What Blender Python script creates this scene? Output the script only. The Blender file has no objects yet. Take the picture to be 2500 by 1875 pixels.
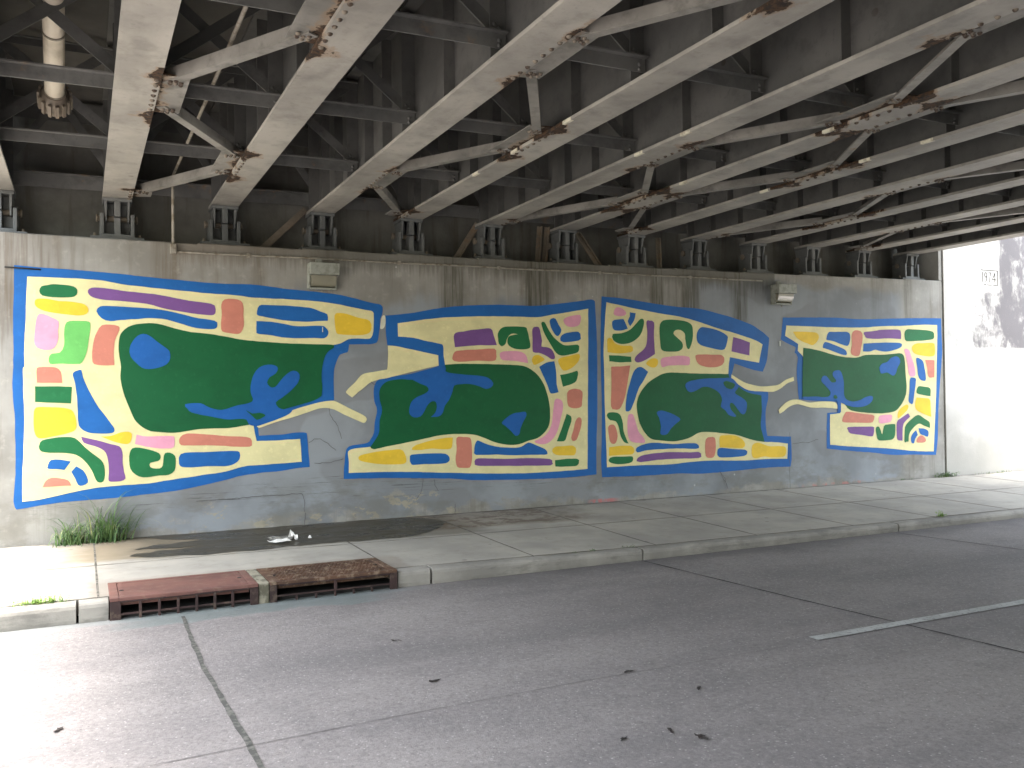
import bpy, bmesh, math, random
from mathutils import Vector, Matrix, noise
random.seed(7)
PI = math.pi
scene = bpy.context.scene
COL = scene.collection

# ------------------------------------------------------------------ nodes
class G:
    """small wrapper to write shader graphs as expressions"""
    def __init__(s, name):
        s.m = bpy.data.materials.new(name); s.m.use_nodes = True
        s.t = s.m.node_tree; s.t.nodes.clear()
        s.out = s.t.nodes.new('ShaderNodeOutputMaterial')
        s.geo = s.t.nodes.new('ShaderNodeNewGeometry')
        s.P = s.geo.outputs['Position']
        sp = s.t.nodes.new('ShaderNodeSeparateXYZ'); s.t.links.new(s.P, sp.inputs[0])
        s.X, s.Y, s.Z = sp.outputs
    def set(s, sock, v):
        if isinstance(v, bpy.types.NodeSocket): s.t.links.new(v, sock)
        elif isinstance(v, (tuple, list)):
            sock.default_value = tuple(v) + ((1,) if len(v) == 3 and len(sock.default_value) == 4 else ())
        else: sock.default_value = v
    def f(s, op, a, b=0.0, c=0.0, clamp=False):
        n = s.t.nodes.new('ShaderNodeMath'); n.operation = op; n.use_clamp = clamp
        for i, v in enumerate((a, b, c)): s.set(n.inputs[i], v)
        return n.outputs[0]
    def add(s, a, b): return s.f('ADD', a, b)
    def sub(s, a, b): return s.f('SUBTRACT', a, b)
    def mul(s, a, b): return s.f('MULTIPLY', a, b)
    def mx(s, a, b): return s.f('MAXIMUM', a, b)
    def mn(s, a, b): return s.f('MINIMUM', a, b)
    def step(s, v, lo, hi, a=0.0, b=1.0):
        n = s.t.nodes.new('ShaderNodeMapRange'); n.interpolation_type = 'SMOOTHSTEP'
        if lo > hi: lo, hi, a, b = hi, lo, b, a
        for i, q in enumerate((v, lo, hi, a, b)): s.set(n.inputs[i], q)
        return n.outputs[0]
    def box(s, v, lo, hi, e=.05): return s.mul(s.step(v, lo - e, lo + e), s.step(v, hi + e, hi - e))
    def vec(s, sc):
        n = s.t.nodes.new('ShaderNodeVectorMath'); n.operation = 'MULTIPLY'
        s.set(n.inputs[0], s.P); s.set(n.inputs[1], sc); return n.outputs[0]
    def noise(s, sc=1.0, scale=1.0, det=6, rough=.6, off=0.0, dist=0.0):
        n = s.t.nodes.new('ShaderNodeTexNoise')
        v = s.vec(sc if isinstance(sc, tuple) else (sc, sc, sc))
        if off:
            a = s.t.nodes.new('ShaderNodeVectorMath'); a.operation = 'ADD'
            s.set(a.inputs[0], v); s.set(a.inputs[1], (off, off * .7, off * 1.3)); v = a.outputs[0]
        s.set(n.inputs['Vector'], v); n.inputs['Scale'].default_value = scale
        n.inputs['Detail'].default_value = det; n.inputs['Roughness'].default_value = rough
        n.inputs['Distortion'].default_value = dist
        return n.outputs[0]
    def voro(s, sc, feature='F1', rnd=1.0, out='Distance'):
        n = s.t.nodes.new('ShaderNodeTexVoronoi'); n.feature = feature
        s.set(n.inputs['Vector'], s.vec(sc if isinstance(sc, tuple) else (sc, sc, sc)))
        n.inputs['Scale'].default_value = 1; n.inputs['Randomness'].default_value = rnd
        return n.outputs[out]
    def mix(s, fac, a, b, mode='MIX'):
        n = s.t.nodes.new('ShaderNodeMix'); n.data_type = 'RGBA'; n.blend_type = mode
        s.set(n.inputs[0], fac); s.set(n.inputs[6], a); s.set(n.inputs[7], b); return n.outputs[2]
    def ramp(s, v, pts):
        n = s.t.nodes.new('ShaderNodeValToRGB'); cr = n.color_ramp
        while len(cr.elements) > 1: cr.elements.remove(cr.elements[-1])
        for i, (p, c) in enumerate(pts):
            e = cr.elements[0] if i == 0 else cr.elements.new(p)
            e.position = p; e.color = (c, c, c, 1) if not isinstance(c, tuple) else c + (1,)
        s.set(n.inputs[0], v); return n.outputs[0]
    def attr(s, name):
        n = s.t.nodes.new('ShaderNodeAttribute'); n.attribute_name = name; return n.outputs['Fac']
    def done(s, col, rough=.8, h=None, hs=.3, hd=.01, metal=0.0, spec=.5, **k):
        b = s.t.nodes.new('ShaderNodeBsdfPrincipled')
        s.set(b.inputs['Base Color'], col); s.set(b.inputs['Roughness'], rough)
        b.inputs['Metallic'].default_value = metal; s.set(b.inputs['Specular IOR Level'], spec)
        for q, v in k.items(): s.set(b.inputs[q.replace('_', ' ')], v)
        if h is not None:
            bn = s.t.nodes.new('ShaderNodeBump'); bn.inputs['Strength'].default_value = hs
            bn.inputs['Distance'].default_value = hd; s.set(bn.inputs['Height'], h)
            s.t.links.new(bn.outputs[0], b.inputs['Normal'])
        s.t.links.new(b.outputs[0], s.out.inputs[0]); return s.m

def rgb(r, g, b):
    l = lambda c: (c / 255 / 12.92) if c / 255 < .04045 else ((c / 255 + .055) / 1.055) ** 2.4
    return (l(r), l(g), l(b))

MAT = {}
def mats():
    # ---- abutment concrete: bare concrete, cover paint, water stains, peeling base
    g = G('abutment_concrete')
    n1 = g.noise(1, 1.2, 8); n2 = g.noise(1, 9, 6); st = g.noise((9, 1, .55), 1, 5, .65); st2 = g.noise((30, 1, 1.2), 1, 4)
    bare = g.mix(g.step(n1, .35, .65), rgb(160, 157, 150), rgb(136, 133, 126))
    bare = g.mix(g.mul(g.step(st, .5, .72), .45), bare, rgb(110, 101, 88))
    bare = g.mix(g.mul(g.step(n2, .55, .75), .3), bare, rgb(196, 190, 178))
    paint = g.mix(g.step(g.noise(1, .8, 5, off=3), .4, .62), rgb(146, 150, 153), rgb(128, 131, 133))
    patch = g.step(g.noise((1.1, 1, 1.6), 1, 2, .3, off=9), .56, .6)
    paint = g.mix(g.mul(patch, .5), paint, rgb(124, 124, 124))
    # cover paint: rough rectangle from the left panel to the right panel
    wob = g.mul(g.sub(n1, .5), .5)
    lim = g.add(g.Z, wob)
    upper = g.step(g.add(lim, g.mul(g.sub(g.noise((2, 1, .3), 1, 3, off=5), .5), 1.0)), 3.30, 3.05)
    upper2 = g.mx(upper, g.mul(g.step(g.X, 8.6, 9.2), g.step(lim, 3.75, 3.6)))
    pm = g.mul(g.mul(g.step(g.add(g.X, wob), .15, .45), g.step(g.add(g.X, wob), 13.75, 13.45)), upper2)
    low = g.step(g.add(g.Z, g.mul(g.sub(g.noise((1.6, 1, 3), 1, 6, .7, off=12), .5), .9)), .22, .34)
    pm = g.mul(pm, low)
    col = g.mix(pm, bare, paint)
    # flaked, tan patches near the base
    fl = g.mul(g.step(g.noise((2.6, 1, 4.5), 1, 8, .68, off=21), .57, .60), g.mul(g.step(g.Z, .66, .42), g.mul(g.step(g.X, 5.4, 4.2), g.step(g.X, .9, 1.6))))
    col = g.mix(g.mul(fl, .85), col, rgb(164, 155, 134))
    dirt = g.mul(g.step(g.noise((.9, 1, 1.8), 1, 7, .7, off=31), .48, .6), g.step(g.Z, 1.0, .55))
    col = g.mix(g.mul(dirt, .4), col, rgb(112, 108, 96))
    # thin horizontal scratches of the form boards
    scr = g.mul(g.step(g.noise((1.1, 1, 42), 1, 5, .75, off=2, dist=.3), .585, .64), g.mul(g.box(g.Z, .5, .82, .08), g.box(g.X, -.5, 8.3, .8)))
    col = g.mix(g.mul(scr, .8), col, rgb(78, 78, 76))
    # water streaks where the deck leaks
    xs = g.mul(g.add(g.X, 2.0), 1 / 18.0)
    P = lambda x: (x + 2.0) / 18.0
    bands = [(-.95, -.22, .65), (.8, 1.06, .6), (1.97, 2.1, .7), (4.5, 4.9, .8), (5.84, 6.22, 1.0), (7.15, 7.45, .6), (8.05, 8.3, .95), (8.36, 8.62, .5), (8.66, 8.98, .9), (9.7, 9.97, .85), (12.9, 13.1, .35), (13.72, 13.9, .5)]
    pts = [(0, .05)]
    for a, b, v in bands: pts += [(P(a - .05), .08), (P(a + .03), v), (P(b - .03), v * .9), (P(b + .05), .08)]
    pts = pts[:1] + pts[1:]
    r1 = g.ramp(xs, pts[:29]); r2 = g.ramp(xs, [(0, 0.0)] + pts[29:])
    band = g.mx(r1, r2)
    strk = g.mul(band, g.add(.45, g.mul(g.step(st2, .38, .66), .55)))
    strk = g.mul(strk, g.step(g.add(g.Z, g.mul(g.sub(st, .5), 2.6)), 2.5, 3.1))
    # general stain just below the seat
    top = g.mul(g.step(g.add(g.Z, g.mul(g.sub(st2, .5), .5)), 3.45, 3.72), g.mul(g.box(g.X, 1.02, 10.6, .02), .55))
    strk = g.mx(strk, top)
    warm = g.mix(g.step(g.X, 1.3, 3.4), rgb(98, 82, 62), rgb(62, 58, 38))
    col = g.mix(g.mn(g.mul(strk, .95), .85), col, warm)
    # red chalky smear on the base
    red = g.mul(g.mul(g.box(g.X, 6.9, 7.35, .1), g.step(g.Z, .27, .24)), g.step(n2, .42, .55))
    red = g.mx(red, g.mul(g.mul(g.box(g.X, 11.2, 12.6, .3), g.step(g.Z, .26, .23)), g.mul(g.step(n2, .5, .6), .6)))
    col = g.mix(g.mul(red, .7), col, rgb(205, 110, 105))
    # hair cracks
    spots = g.mul(g.step(g.voro(3.1), .06, .03), g.step(g.noise(1, .9, 2, off=71), .5, .6))
    col = g.mix(g.mul(spots, .6), col, rgb(205, 205, 200))
    h = g.add(g.mul(n2, .5), g.mul(g.noise(1, 60, 4), .3))
    MAT['wall'] = g.done(col, .88, h, .35, .01)
    # ---- wing wall: pale concrete with grey weathering
    g = G('wing_concrete')
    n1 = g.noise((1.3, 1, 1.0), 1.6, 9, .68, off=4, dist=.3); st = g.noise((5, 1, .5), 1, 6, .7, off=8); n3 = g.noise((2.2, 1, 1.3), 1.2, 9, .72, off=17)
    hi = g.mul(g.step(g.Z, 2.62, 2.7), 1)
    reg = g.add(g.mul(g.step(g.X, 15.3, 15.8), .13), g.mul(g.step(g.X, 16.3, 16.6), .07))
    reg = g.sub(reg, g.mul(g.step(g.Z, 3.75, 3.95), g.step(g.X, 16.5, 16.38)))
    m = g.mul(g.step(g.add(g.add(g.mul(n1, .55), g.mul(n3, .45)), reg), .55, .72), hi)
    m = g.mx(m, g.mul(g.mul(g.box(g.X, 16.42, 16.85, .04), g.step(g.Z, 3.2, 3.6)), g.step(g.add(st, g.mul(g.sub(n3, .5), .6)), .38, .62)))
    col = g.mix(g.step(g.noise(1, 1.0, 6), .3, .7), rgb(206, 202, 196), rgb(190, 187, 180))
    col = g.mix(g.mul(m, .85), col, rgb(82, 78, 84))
    lowm = g.mul(g.step(g.add(g.Z, g.mul(g.sub(n1, .5), 1.4)), 1.6, .5), .45)
    col = g.mix(lowm, col, rgb(128, 124, 112))
    MAT['wing'] = g.done(col, .9, g.noise(1, 30, 6), .3, .01)
    # ---- concrete of back walls and deck, colour darkened for the shade up there
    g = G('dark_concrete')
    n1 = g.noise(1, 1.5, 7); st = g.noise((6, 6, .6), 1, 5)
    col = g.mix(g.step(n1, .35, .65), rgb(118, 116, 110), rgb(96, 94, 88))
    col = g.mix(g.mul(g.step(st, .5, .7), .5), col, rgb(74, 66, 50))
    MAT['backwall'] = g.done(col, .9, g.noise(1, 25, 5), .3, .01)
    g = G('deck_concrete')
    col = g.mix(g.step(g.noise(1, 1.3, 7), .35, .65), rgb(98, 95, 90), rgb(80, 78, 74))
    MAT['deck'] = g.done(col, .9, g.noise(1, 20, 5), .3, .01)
    # ---- girder paint with rust; 'rust' attribute marks where plates are bolted
    def steel(name, a, b, rustlvl=0.0, mottle=.3):
        g = G(name)
        n1 = g.noise(1, 1.1, 7); n2 = g.noise((5, 5, 5), 1, 9, .72); n3 = g.noise(1, 22, 6, .7, off=5)
        col = g.mix(g.step(n1, .35, .65), a, b)
        sm = g.noise((3.5, 3.5, 3.5), 1, 7, .65, off=9); sm2 = g.noise((14, 14, 14), 1, 6, .7, off=29); dl = g.noise((1.6, .35, 1.6), 1, 6, .6, off=51)
        col = g.mix(g.mul(g.step(sm, .48, .68), mottle + .1), col, tuple(c * .5 for c in b))
        col = g.mix(g.mul(g.step(dl, .5, .66), .35), col, tuple(c * .55 for c in b))
        col = g.mix(g.mul(g.step(sm2, .56, .68), .25), col, tuple(c * .45 for c in b))
        at = g.attr('rust')
        e = g.add(g.add(at, rustlvl), g.mul(g.sub(n2, .5), 1.5))
        halo = g.step(e, .42, .62); core = g.step(g.add(e, g.mul(g.sub(n3, .5), .35)), .62, .72)
        col = g.mix(g.mul(halo, .5), col, rgb(148, 118, 86))
        rc = g.mix(g.step(n3, .42, .6), rgb(78, 58, 42), rgb(42, 36, 31))
        col = g.mix(core, col, rc)
        chip = g.mul(g.step(g.voro((2.2, 2.2, 2.2)), .085, .06), g.step(g.noise(1, .6, 2, off=40), .54, .6))
        col = g.mix(g.mul(chip, .7), col, rgb(70, 60, 50))
        rg = g.add(.55, g.mul(core, .35))
        return g.done(col, rg, g.add(g.mul(n3, core), g.mul(n2, .3)), .35, .006, spec=.35)
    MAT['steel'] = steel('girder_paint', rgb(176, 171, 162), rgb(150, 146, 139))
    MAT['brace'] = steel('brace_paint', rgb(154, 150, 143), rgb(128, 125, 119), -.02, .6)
    MAT['web'] = steel('web_paint', rgb(108, 107, 104), rgb(92, 92, 90), -.05)  # darker copy of the girder paint, with the webs' shade put in
    MAT['strut'] = steel('strut_paint', rgb(122, 121, 118), rgb(100, 100, 98), -.1, .4)  # darker copy of the brace paint, shade between the girders put in
    MAT['bear'] = steel('bearing_paint', rgb(120, 121, 119), rgb(98, 100, 99), -.02)
    MAT['rustplate'] = steel('rusted_steel', rgb(150, 138, 122), rgb(120, 110, 98), .3)
    g = G('bolt_steel')
    MAT['bolt'] = g.done(g.mix(g.step(g.noise(1, 14, 3), .42, .58), rgb(128, 118, 105), rgb(70, 56, 46)), .7)  # bolt heads darker than the plates, imitating their shadow sides
    g = G('old_white_paint')
    n = g.noise((8, 8, 8), 1, 6)
    MAT['chip'] = g.done(g.mix(g.step(n, .5, .65), rgb(222, 216, 196), rgb(170, 160, 140)), .7)
    # ---- roads
    g = G('road_concrete')
    n1 = g.noise((.5, .9, 1), 1, 7, .62); n2 = g.noise(1, 2.6, 8, .7, off=6); tr = g.noise((.12, 1.3, 1), 1, 4, .5, off=14)
    col = g.mix(g.step(n1, .32, .68), rgb(146, 139, 135), rgb(127, 121, 119))
    col = g.mix(g.mul(g.step(n2, .5, .7), .3), col, rgb(108, 104, 103))
    col = g.mix(g.mul(g.step(tr, .48, .66), .25), col, rgb(90, 87, 87))
    lane = g.mul(g.box(g.Y, 5.6, 7.1, .6), g.step(g.X, 2.0, 4.5)); col = g.mix(g.mul(lane, .22), col, rgb(82, 78, 78))
    mid = g.noise(1, 34, 5, .75, off=3); col = g.mix(g.mul(g.step(mid, .46, .66), .45), col, rgb(92, 88, 86)); col = g.mix(g.mul(g.step(mid, .46, .34), .3), col, rgb(172, 166, 160))
    fine = g.noise(1, 130, 3, .6)
    col = g.mix(g.mul(g.step(fine, .52, .62), .35), col, rgb(104, 100, 98))
    v = g.voro(46.0); vc = g.voro(46.0, out='Color')
    sel = g.f('GREATER_THAN', vc, .77)
    col = g.mix(g.mul(g.mul(g.step(v, .38, .16), sel), .5), col, rgb(196, 190, 184))
    v2 = g.voro(31.0); sel2 = g.f('GREATER_THAN', g.voro(31.0, out='Color'), .86)
    col = g.mix(g.mul(g.mul(g.step(v2, .26, .14), sel2), .6), col, rgb(70, 66, 66))
    # oily grime beside the kerb
    kr = g.mul(g.step(g.add(g.Y, g.mul(g.sub(n2, .5), .7)), 7.55, 8.2), g.step(g.X, 2.6, 3.6))
    col = g.mix(g.mul(kr, .55), col, rgb(80, 76, 74))
    # pale slurry at the drain
    e = g.add(g.mul(g.sub(n2, .5), .5), g.mul(g.sub(n1, .5), .4))
    wet = g.mul(g.step(g.add(g.Y, e), 7.75, 7.83), g.box(g.add(g.X, e), .35, 2.5, .25))
    col = g.mix(g.mul(wet, .8), col, rgb(118, 126, 123))
    col = g.mix(g.mul(g.mul(g.box(g.Y, 8.02, 8.3, .03), g.step(g.X, 3.1, 2.6)), .5), col, rgb(128, 136, 134))
    rgh = g.sub(.82, g.mul(wet, .3))
    MAT['road'] = g.done(col, rgh, g.add(fine, g.mul(v, .5)), .5, .006)
    g = G('sidewalk_concrete')
    n1 = g.noise(1, 1.1, 7); n2 = g.noise(1, 5, 7, .7, off=5)
    col = g.mix(g.step(n1, .35, .65), rgb(176, 170, 158), rgb(156, 151, 142))
    col = g.mix(g.mul(g.step(n2, .5, .68), .28), col, rgb(128, 122, 112))
    e = g.mul(g.sub(g.noise((1.2, 4.5, 1), 1, 7, .68, off=11), .5), 1.1)
    tan = g.mul(g.step(g.add(g.Y, e), 9.85, 10.25), g.box(g.add(g.X, e), -.15, 1.9, .35))
    col = g.mix(g.mul(tan, .62), col, rgb(126, 106, 70))
    damp = g.mul(g.step(g.add(g.Y, g.mul(e, .35)), 9.86, 10.06), g.box(g.add(g.X, g.mul(e, .6)), .55, 4.5, .2))
    col = g.mix(g.mul(damp, .6), col, rgb(84, 76, 60))
    brn = g.mul(g.step(g.add(g.Y, g.mul(e, .6)), 10.1, 10.4), g.box(g.add(g.X, e), 3.5, 6.2, .5))
    col = g.mix(g.mul(brn, g.add(.35, g.mul(g.step(n2, .45, .6), .4))), col, rgb(92, 74, 56))
    edge = g.step(g.add(g.Y, g.mul(g.sub(n2, .5), .3)), 11.33, 11.46)
    col = g.mix(g.mul(edge, .7), col, rgb(60, 56, 50))
    dr = g.mul(g.box(g.add(g.X, g.mul(e, .2)), .05, 2.95, .04), g.step(g.add(g.Y, g.mul(g.sub(n2, .5), .5)), 9.1, 8.85))
    col = g.mix(g.mul(dr, .35), col, rgb(120, 104, 86))
    sp = g.mul(g.step(g.voro(2.3), .08, .05), .5)
    col = g.mix(sp, col, rgb(96, 94, 92))
    MAT['walk'] = g.done(col, .88, g.add(g.noise(1, 70, 3), n2), .3, .005)
    g = G('kerb_concrete')
    n1 = g.noise(1, 2.0, 7); n2 = g.noise((3, 3, 12), 1, 6, .7)
    col = g.mix(g.step(n1, .35, .65), rgb(160, 155, 145), rgb(136, 132, 124))
    col = g.mix(g.mul(g.step(n2, .5, .65), .4), col, rgb(100, 97, 90))
    MAT['kerb'] = g.done(col, .88, g.noise(1, 60, 4), .3, .006)
    g = G('gravel_ground'); MAT['ground'] = g.done(g.mix(g.noise(1, .5, 6), rgb(128, 124, 112), rgb(108, 112, 88)), .95)
    g = G('joint_tar'); n = g.noise(1, 20, 5)
    MAT['tar'] = g.done(g.mix(g.step(n, .45, .6), rgb(76, 75, 70), rgb(106, 104, 97)), .85, n, .5, .01)
    g = G('hair_crack'); MAT['crack'] = g.done(rgb(84, 83, 80), .95)
    g = G('stained_post'); n = g.noise(1, 9, 6, .7); MAT['backpost'] = g.done(g.mix(g.step(n, .42, .6), rgb(146, 140, 122), rgb(96, 92, 76)), .9, n, .4, .01)
    g = G('joint_soil'); n = g.noise(1, 12, 4); MAT['soil'] = g.done(g.mix(g.step(n, .42, .6), rgb(84, 80, 72), rgb(118, 113, 104)), .95)
    g = G('fine_seam'); MAT['seam'] = g.done(rgb(112, 107, 104), .95)
    g = G('dark_gap'); MAT['gap'] = g.done(rgb(40, 38, 35), .95)
    g = G('lane_paint'); n = g.noise(1, 30, 6, .7); n2 = g.noise(1, 3, 4)
    MAT['lane'] = g.done(g.mix(g.step(n, .52, .66), g.mix(g.step(n2, .4, .6), rgb(182, 182, 178), rgb(162, 162, 158)), rgb(120, 118, 115)), .75, n, .3, .004)
    g = G('wet_concrete'); n = g.noise((1, 3, 1), 2.2, 7, .65)
    MAT['puddle'] = g.done(g.mix(g.step(n, .35, .7), rgb(46, 42, 34), rgb(80, 74, 61)), g.step(n, .3, .7, .22, .5), g.noise((1, 3, 1), 8, 4), .06, .01, spec=.25)
    # ---- cast iron
    def iron(name, a, b, dirt):
        g = G(name); n = g.noise(1, 12, 7, .7); n2 = g.noise(1, 3, 5, off=3)
        col = g.mix(g.step(n2, .38, .62), a, b)
        col = g.mix(g.mul(g.step(n, .5, .64), dirt), col, rgb(150, 132, 112))
        return g.done(col, .75, n, .35, .004, spec=.3)
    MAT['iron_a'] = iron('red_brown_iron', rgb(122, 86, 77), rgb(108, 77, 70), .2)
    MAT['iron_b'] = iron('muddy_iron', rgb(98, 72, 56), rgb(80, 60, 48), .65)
    MAT['iron_f'] = iron('shaded_iron', rgb(66, 49, 46), rgb(52, 40, 38), .2)  # grille iron, the shade on its front put into the colour
    g = G('pvc_pipe'); n = g.noise((3, 3, 3), 1, 6)
    MAT['pipe'] = g.done(g.mix(g.step(n, .4, .7), rgb(222, 212, 196), rgb(188, 178, 160)), .5)
    g = G('galvanised_conduit'); n = g.noise(1, 9, 5)
    MAT['conduit'] = g.done(g.mix(g.step(n, .45, .62), rgb(150, 144, 132), rgb(118, 108, 92)), .6)
    g = G('lamp_housing'); n = g.noise(1, 14, 4)
    MAT['housing'] = g.done(g.mix(g.step(n, .45, .65), rgb(150, 152, 142), rgb(128, 129, 118)), .55)
    g = G('lamp_lens'); MAT['lens'] = g.done(rgb(150, 146, 128), .25, Transmission_Weight=.25, h=g.noise((60, 60, 8), 1, 2), hs=.3)
    g = G('lamp_reflector'); MAT['reflector'] = g.done(rgb(215, 212, 200), .35)
    # ---- mural paints
    def paint(name, c):
        g = G(name); n = g.noise((2.5, 1, 3.5), 1, 6); n2 = g.noise(1, 18, 5)
        d = tuple(x * .84 for x in c)
        col = g.mix(g.mul(g.step(n, .4, .68), .8), c, d)
        col = g.mix(g.mul(g.step(n2, .56, .7), .3), col, tuple(min(1, x * 1.22 + .01) for x in c))
        return g.done(col, .62, g.add(g.noise(1, 45, 4), g.noise(1, 9, 3)), .25, .006, spec=.3)
    for k, nm, c in [('B', 'blue', rgb(30, 98, 168)), ('b', 'pond_blue', rgb(30, 94, 166)), ('C', 'cream', rgb(228, 218, 164)),
                     ('D', 'field_green', rgb(14, 90, 50)), ('G', 'leaf_green', rgb(30, 110, 64)), ('L', 'light_green', rgb(112, 190, 100)),
                     ('Y', 'yellow', rgb(236, 196, 58)), ('P', 'pink', rgb(230, 160, 182)), ('S', 'salmon', rgb(206, 130, 110)),
                     ('V', 'violet', rgb(122, 82, 142)), ('K', 'chalk_white', rgb(215, 214, 190))]:
        MAT[k] = paint(nm + '_paint', c)
    # ---- plants, litter
    def leaf(name, a, b):
        g = G(name); n = g.noise(1, 9, 4)
        return g.done(g.mix(g.step(n, .35, .65), a, b), .6, Subsurface_Weight=0.0)
    MAT['grass'] = leaf('grass_blade', rgb(108, 134, 78), rgb(70, 102, 58))
    MAT['grass2'] = leaf('dry_blade', rgb(190, 186, 140), rgb(140, 150, 90))
    MAT['weed'] = leaf('weed_leaf', rgb(150, 176, 88), rgb(112, 146, 66))
    MAT['deadleaf'] = leaf('dead_leaf', rgb(54, 46, 42), rgb(38, 34, 32))
    g = G('wet_paper'); n = g.noise(1, 16, 5); MAT['paper'] = g.done(g.mix(n, rgb(236, 234, 228), rgb(206, 202, 194)), .7)
    g = G('clear_plastic'); MAT['plastic'] = g.done(rgb(136, 133, 126), .35, g.noise(1, 40, 4), .4, .005)
mats()

# ------------------------------------------------------------------ mesh helpers
class MB:
    def __init__(s): s.v = []; s.f = []; s.sm = []
    def quad(s, *p, smooth=False):
        i = len(s.v); s.v += [tuple(q) for q in p]; s.f.append(tuple(range(i, i + len(p)))); s.sm.append(smooth); return s
    def hexa(s, c):       # 8 corners: bottom 4 (ccw seen from above), top 4
        i = len(s.v); s.v += [tuple(q) for q in c]
        for f in ((3, 2, 1, 0), (4, 5, 6, 7), (0, 1, 5, 4), (1, 2, 6, 5), (2, 3, 7, 6), (3, 0, 4, 7)):
            s.f.append(tuple(i + k for k in f)); s.sm.append(False)
        return s
    def box(s, x0, x1, y0, y1, z0, z1):
        return s.hexa([(x0, y0, z0), (x1, y0, z0), (x1, y1, z0), (x0, y1, z0), (x0, y0, z1), (x1, y0, z1), (x1, y1, z1), (x0, y1, z1)])
    def obox(s, a, b, w, h, up=(0, 0, 1), side=0.0, lift=0.0):
        """bar from a to b, w wide across, h high along up; side/lift shift the section"""
        a, b, up = Vector(a), Vector(b), Vector(up); d = (b - a).normalized()
        r = d.cross(up).normalized(); u = r.cross(d).normalized()
        c = []
        for su in (0, 1):
            for p, sr in ((a, -1), (a, 1), (b, 1), (b, -1)):
                c.append(p + r * (side + sr * w / 2) + u * (lift + su * h))
        return s.hexa([c[0], c[1], c[2], c[3], c[4], c[5], c[6], c[7]])
    def tube(s, pts, r, n=12, cap=True):
        pts = [Vector(p) for p in pts]; rr = r if isinstance(r, (list, tuple)) else [r] * len(pts); base = len(s.v); prev = None
        for k, p in enumerate(pts):
            d = (pts[min(k + 1, len(pts) - 1)] - pts[max(k - 1, 0)]).normalized()
            if prev is None:
                a = d.cross(Vector((0, 0, 1)));
                if a.length < .1: a = d.cross(Vector((1, 0, 0)))
            else: a = prev - d * prev.dot(d)
            a.normalize(); prev = a; b = d.cross(a)
            for j in range(n):
                t = 2 * PI * j / n; s.v.append(tuple(p + (a * math.cos(t) + b * math.sin(t)) * rr[k]))
        for k in range(len(pts) - 1):
            for j in range(n):
                a = base + k * n + j; b = base + k * n + (j + 1) % n
                s.f.append((a, b, b + n, a + n)); s.sm.append(True)
        if cap:
            s.f.append(tuple(base + j for j in reversed(range(n)))); s.sm.append(False)
            q = base + (len(pts) - 1) * n; s.f.append(tuple(q + j for j in range(n))); s.sm.append(False)
        return s
    def dome(s, p, r, h, axis=(0, 0, -1), n=8):
        p = Vector(p); ax = Vector(axis).normalized(); a = ax.orthogonal().normalized(); b = ax.cross(a); base = len(s.v)
        rings = [(1, 0), (.86, .55), (.5, .9)]
        for q, hh in rings:
            for j in range(n):
                t = 2 * PI * j / n; s.v.append(tuple(p + (a * math.cos(t) + b * math.sin(t)) * r * q + ax * h * hh))
        s.v.append(tuple(p + ax * h)); top = len(s.v) - 1
        for k in range(2):
            for j in range(n):
                A = base + k * n + j; B = base + k * n + (j + 1) % n; s.f.append((A, B, B + n, A + n)); s.sm.append(True)
        for j in range(n): s.f.append((base + 2 * n + j, base + 2 * n + (j + 1) % n, top)); s.sm.append(True)
        return s
    def build(s, name, mat, parent=None, attr=None, bevel=0, fix=True, extra=None):
        nf = len(s.f)
        if extra:      # second material in the same mesh
            k = len(s.v); s.v += extra[0].v; s.f += [tuple(i + k for i in f) for f in extra[0].f]; s.sm += extra[0].sm
        me = bpy.data.meshes.new(name); me.from_pydata(s.v, [], s.f)
        if len(me.polygons) == len(s.sm): me.polygons.foreach_set('use_smooth', s.sm)
        if fix:
            bm = bmesh.new(); bm.from_mesh(me); bmesh.ops.recalc_face_normals(bm, faces=bm.faces); bm.to_mesh(me); bm.free()
        if attr is not None:
            at = me.attributes.new('rust', 'FLOAT', 'POINT'); at.data.foreach_set('value', [attr(Vector(v.co)) if callable(attr) else attr for v in me.vertices])
        me.materials.append(MAT[mat] if isinstance(mat, str) else mat)
        if extra:
            me.materials.append(MAT[extra[1]]); me.polygons.foreach_set('material_index', [0 if i < nf else 1 for i in range(len(me.polygons))])
        o = bpy.data.objects.new(name, me); COL.objects.link(o)
        if parent is not None: o.parent = parent
        if bevel:
            md = o.modifiers.new('bevel', 'BEVEL'); md.width = bevel; md.segments = 2; md.limit_method = 'ANGLE'
        return o

def tag(o, label, cat, group=None):
    o['label'] = label; o['category'] = cat
    if group: o['group'] = group
    return o
def struct(o, kind='structure'): o['kind'] = kind; return o
def thing(name, label, cat, loc=(0, 0, 0), group=None):
    o = bpy.data.objects.new(name, None); COL.objects.link(o); o.location = loc; o.empty_display_size = .1
    return tag(o, label, cat, group)
def clone(root, loc=None):
    r = root.copy(); COL.objects.link(r)
    if loc is not None: r.location = loc
    for ch in list(root.children):
        c = ch.copy(); COL.objects.link(c); c.parent = r
        for gr in list(ch.children):
            d = gr.copy(); COL.objects.link(d); d.parent = c
    return r
def ordn(i): return ['first', 'second', 'third', 'fourth', 'fifth', 'sixth', 'seventh', 'eighth', 'ninth', 'tenth', 'eleventh', 'twelfth', 'thirteenth'][i]

# ------------------------------------------------------------------ layout (metres)
CAM_Z = 1.85
YW = 11.47                     # face of the abutment
def soff(x): return 4.31 + .01 * x      # underside of the girders: the deck climbs gently to the right
GX = [-.86 + 1.26 * i for i in range(13)]
DEPTH = 1.25
XL, XR = -1.5, 14.78           # edges of the bridge deck
YB = -5.5                      # face of the opposite abutment
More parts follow.
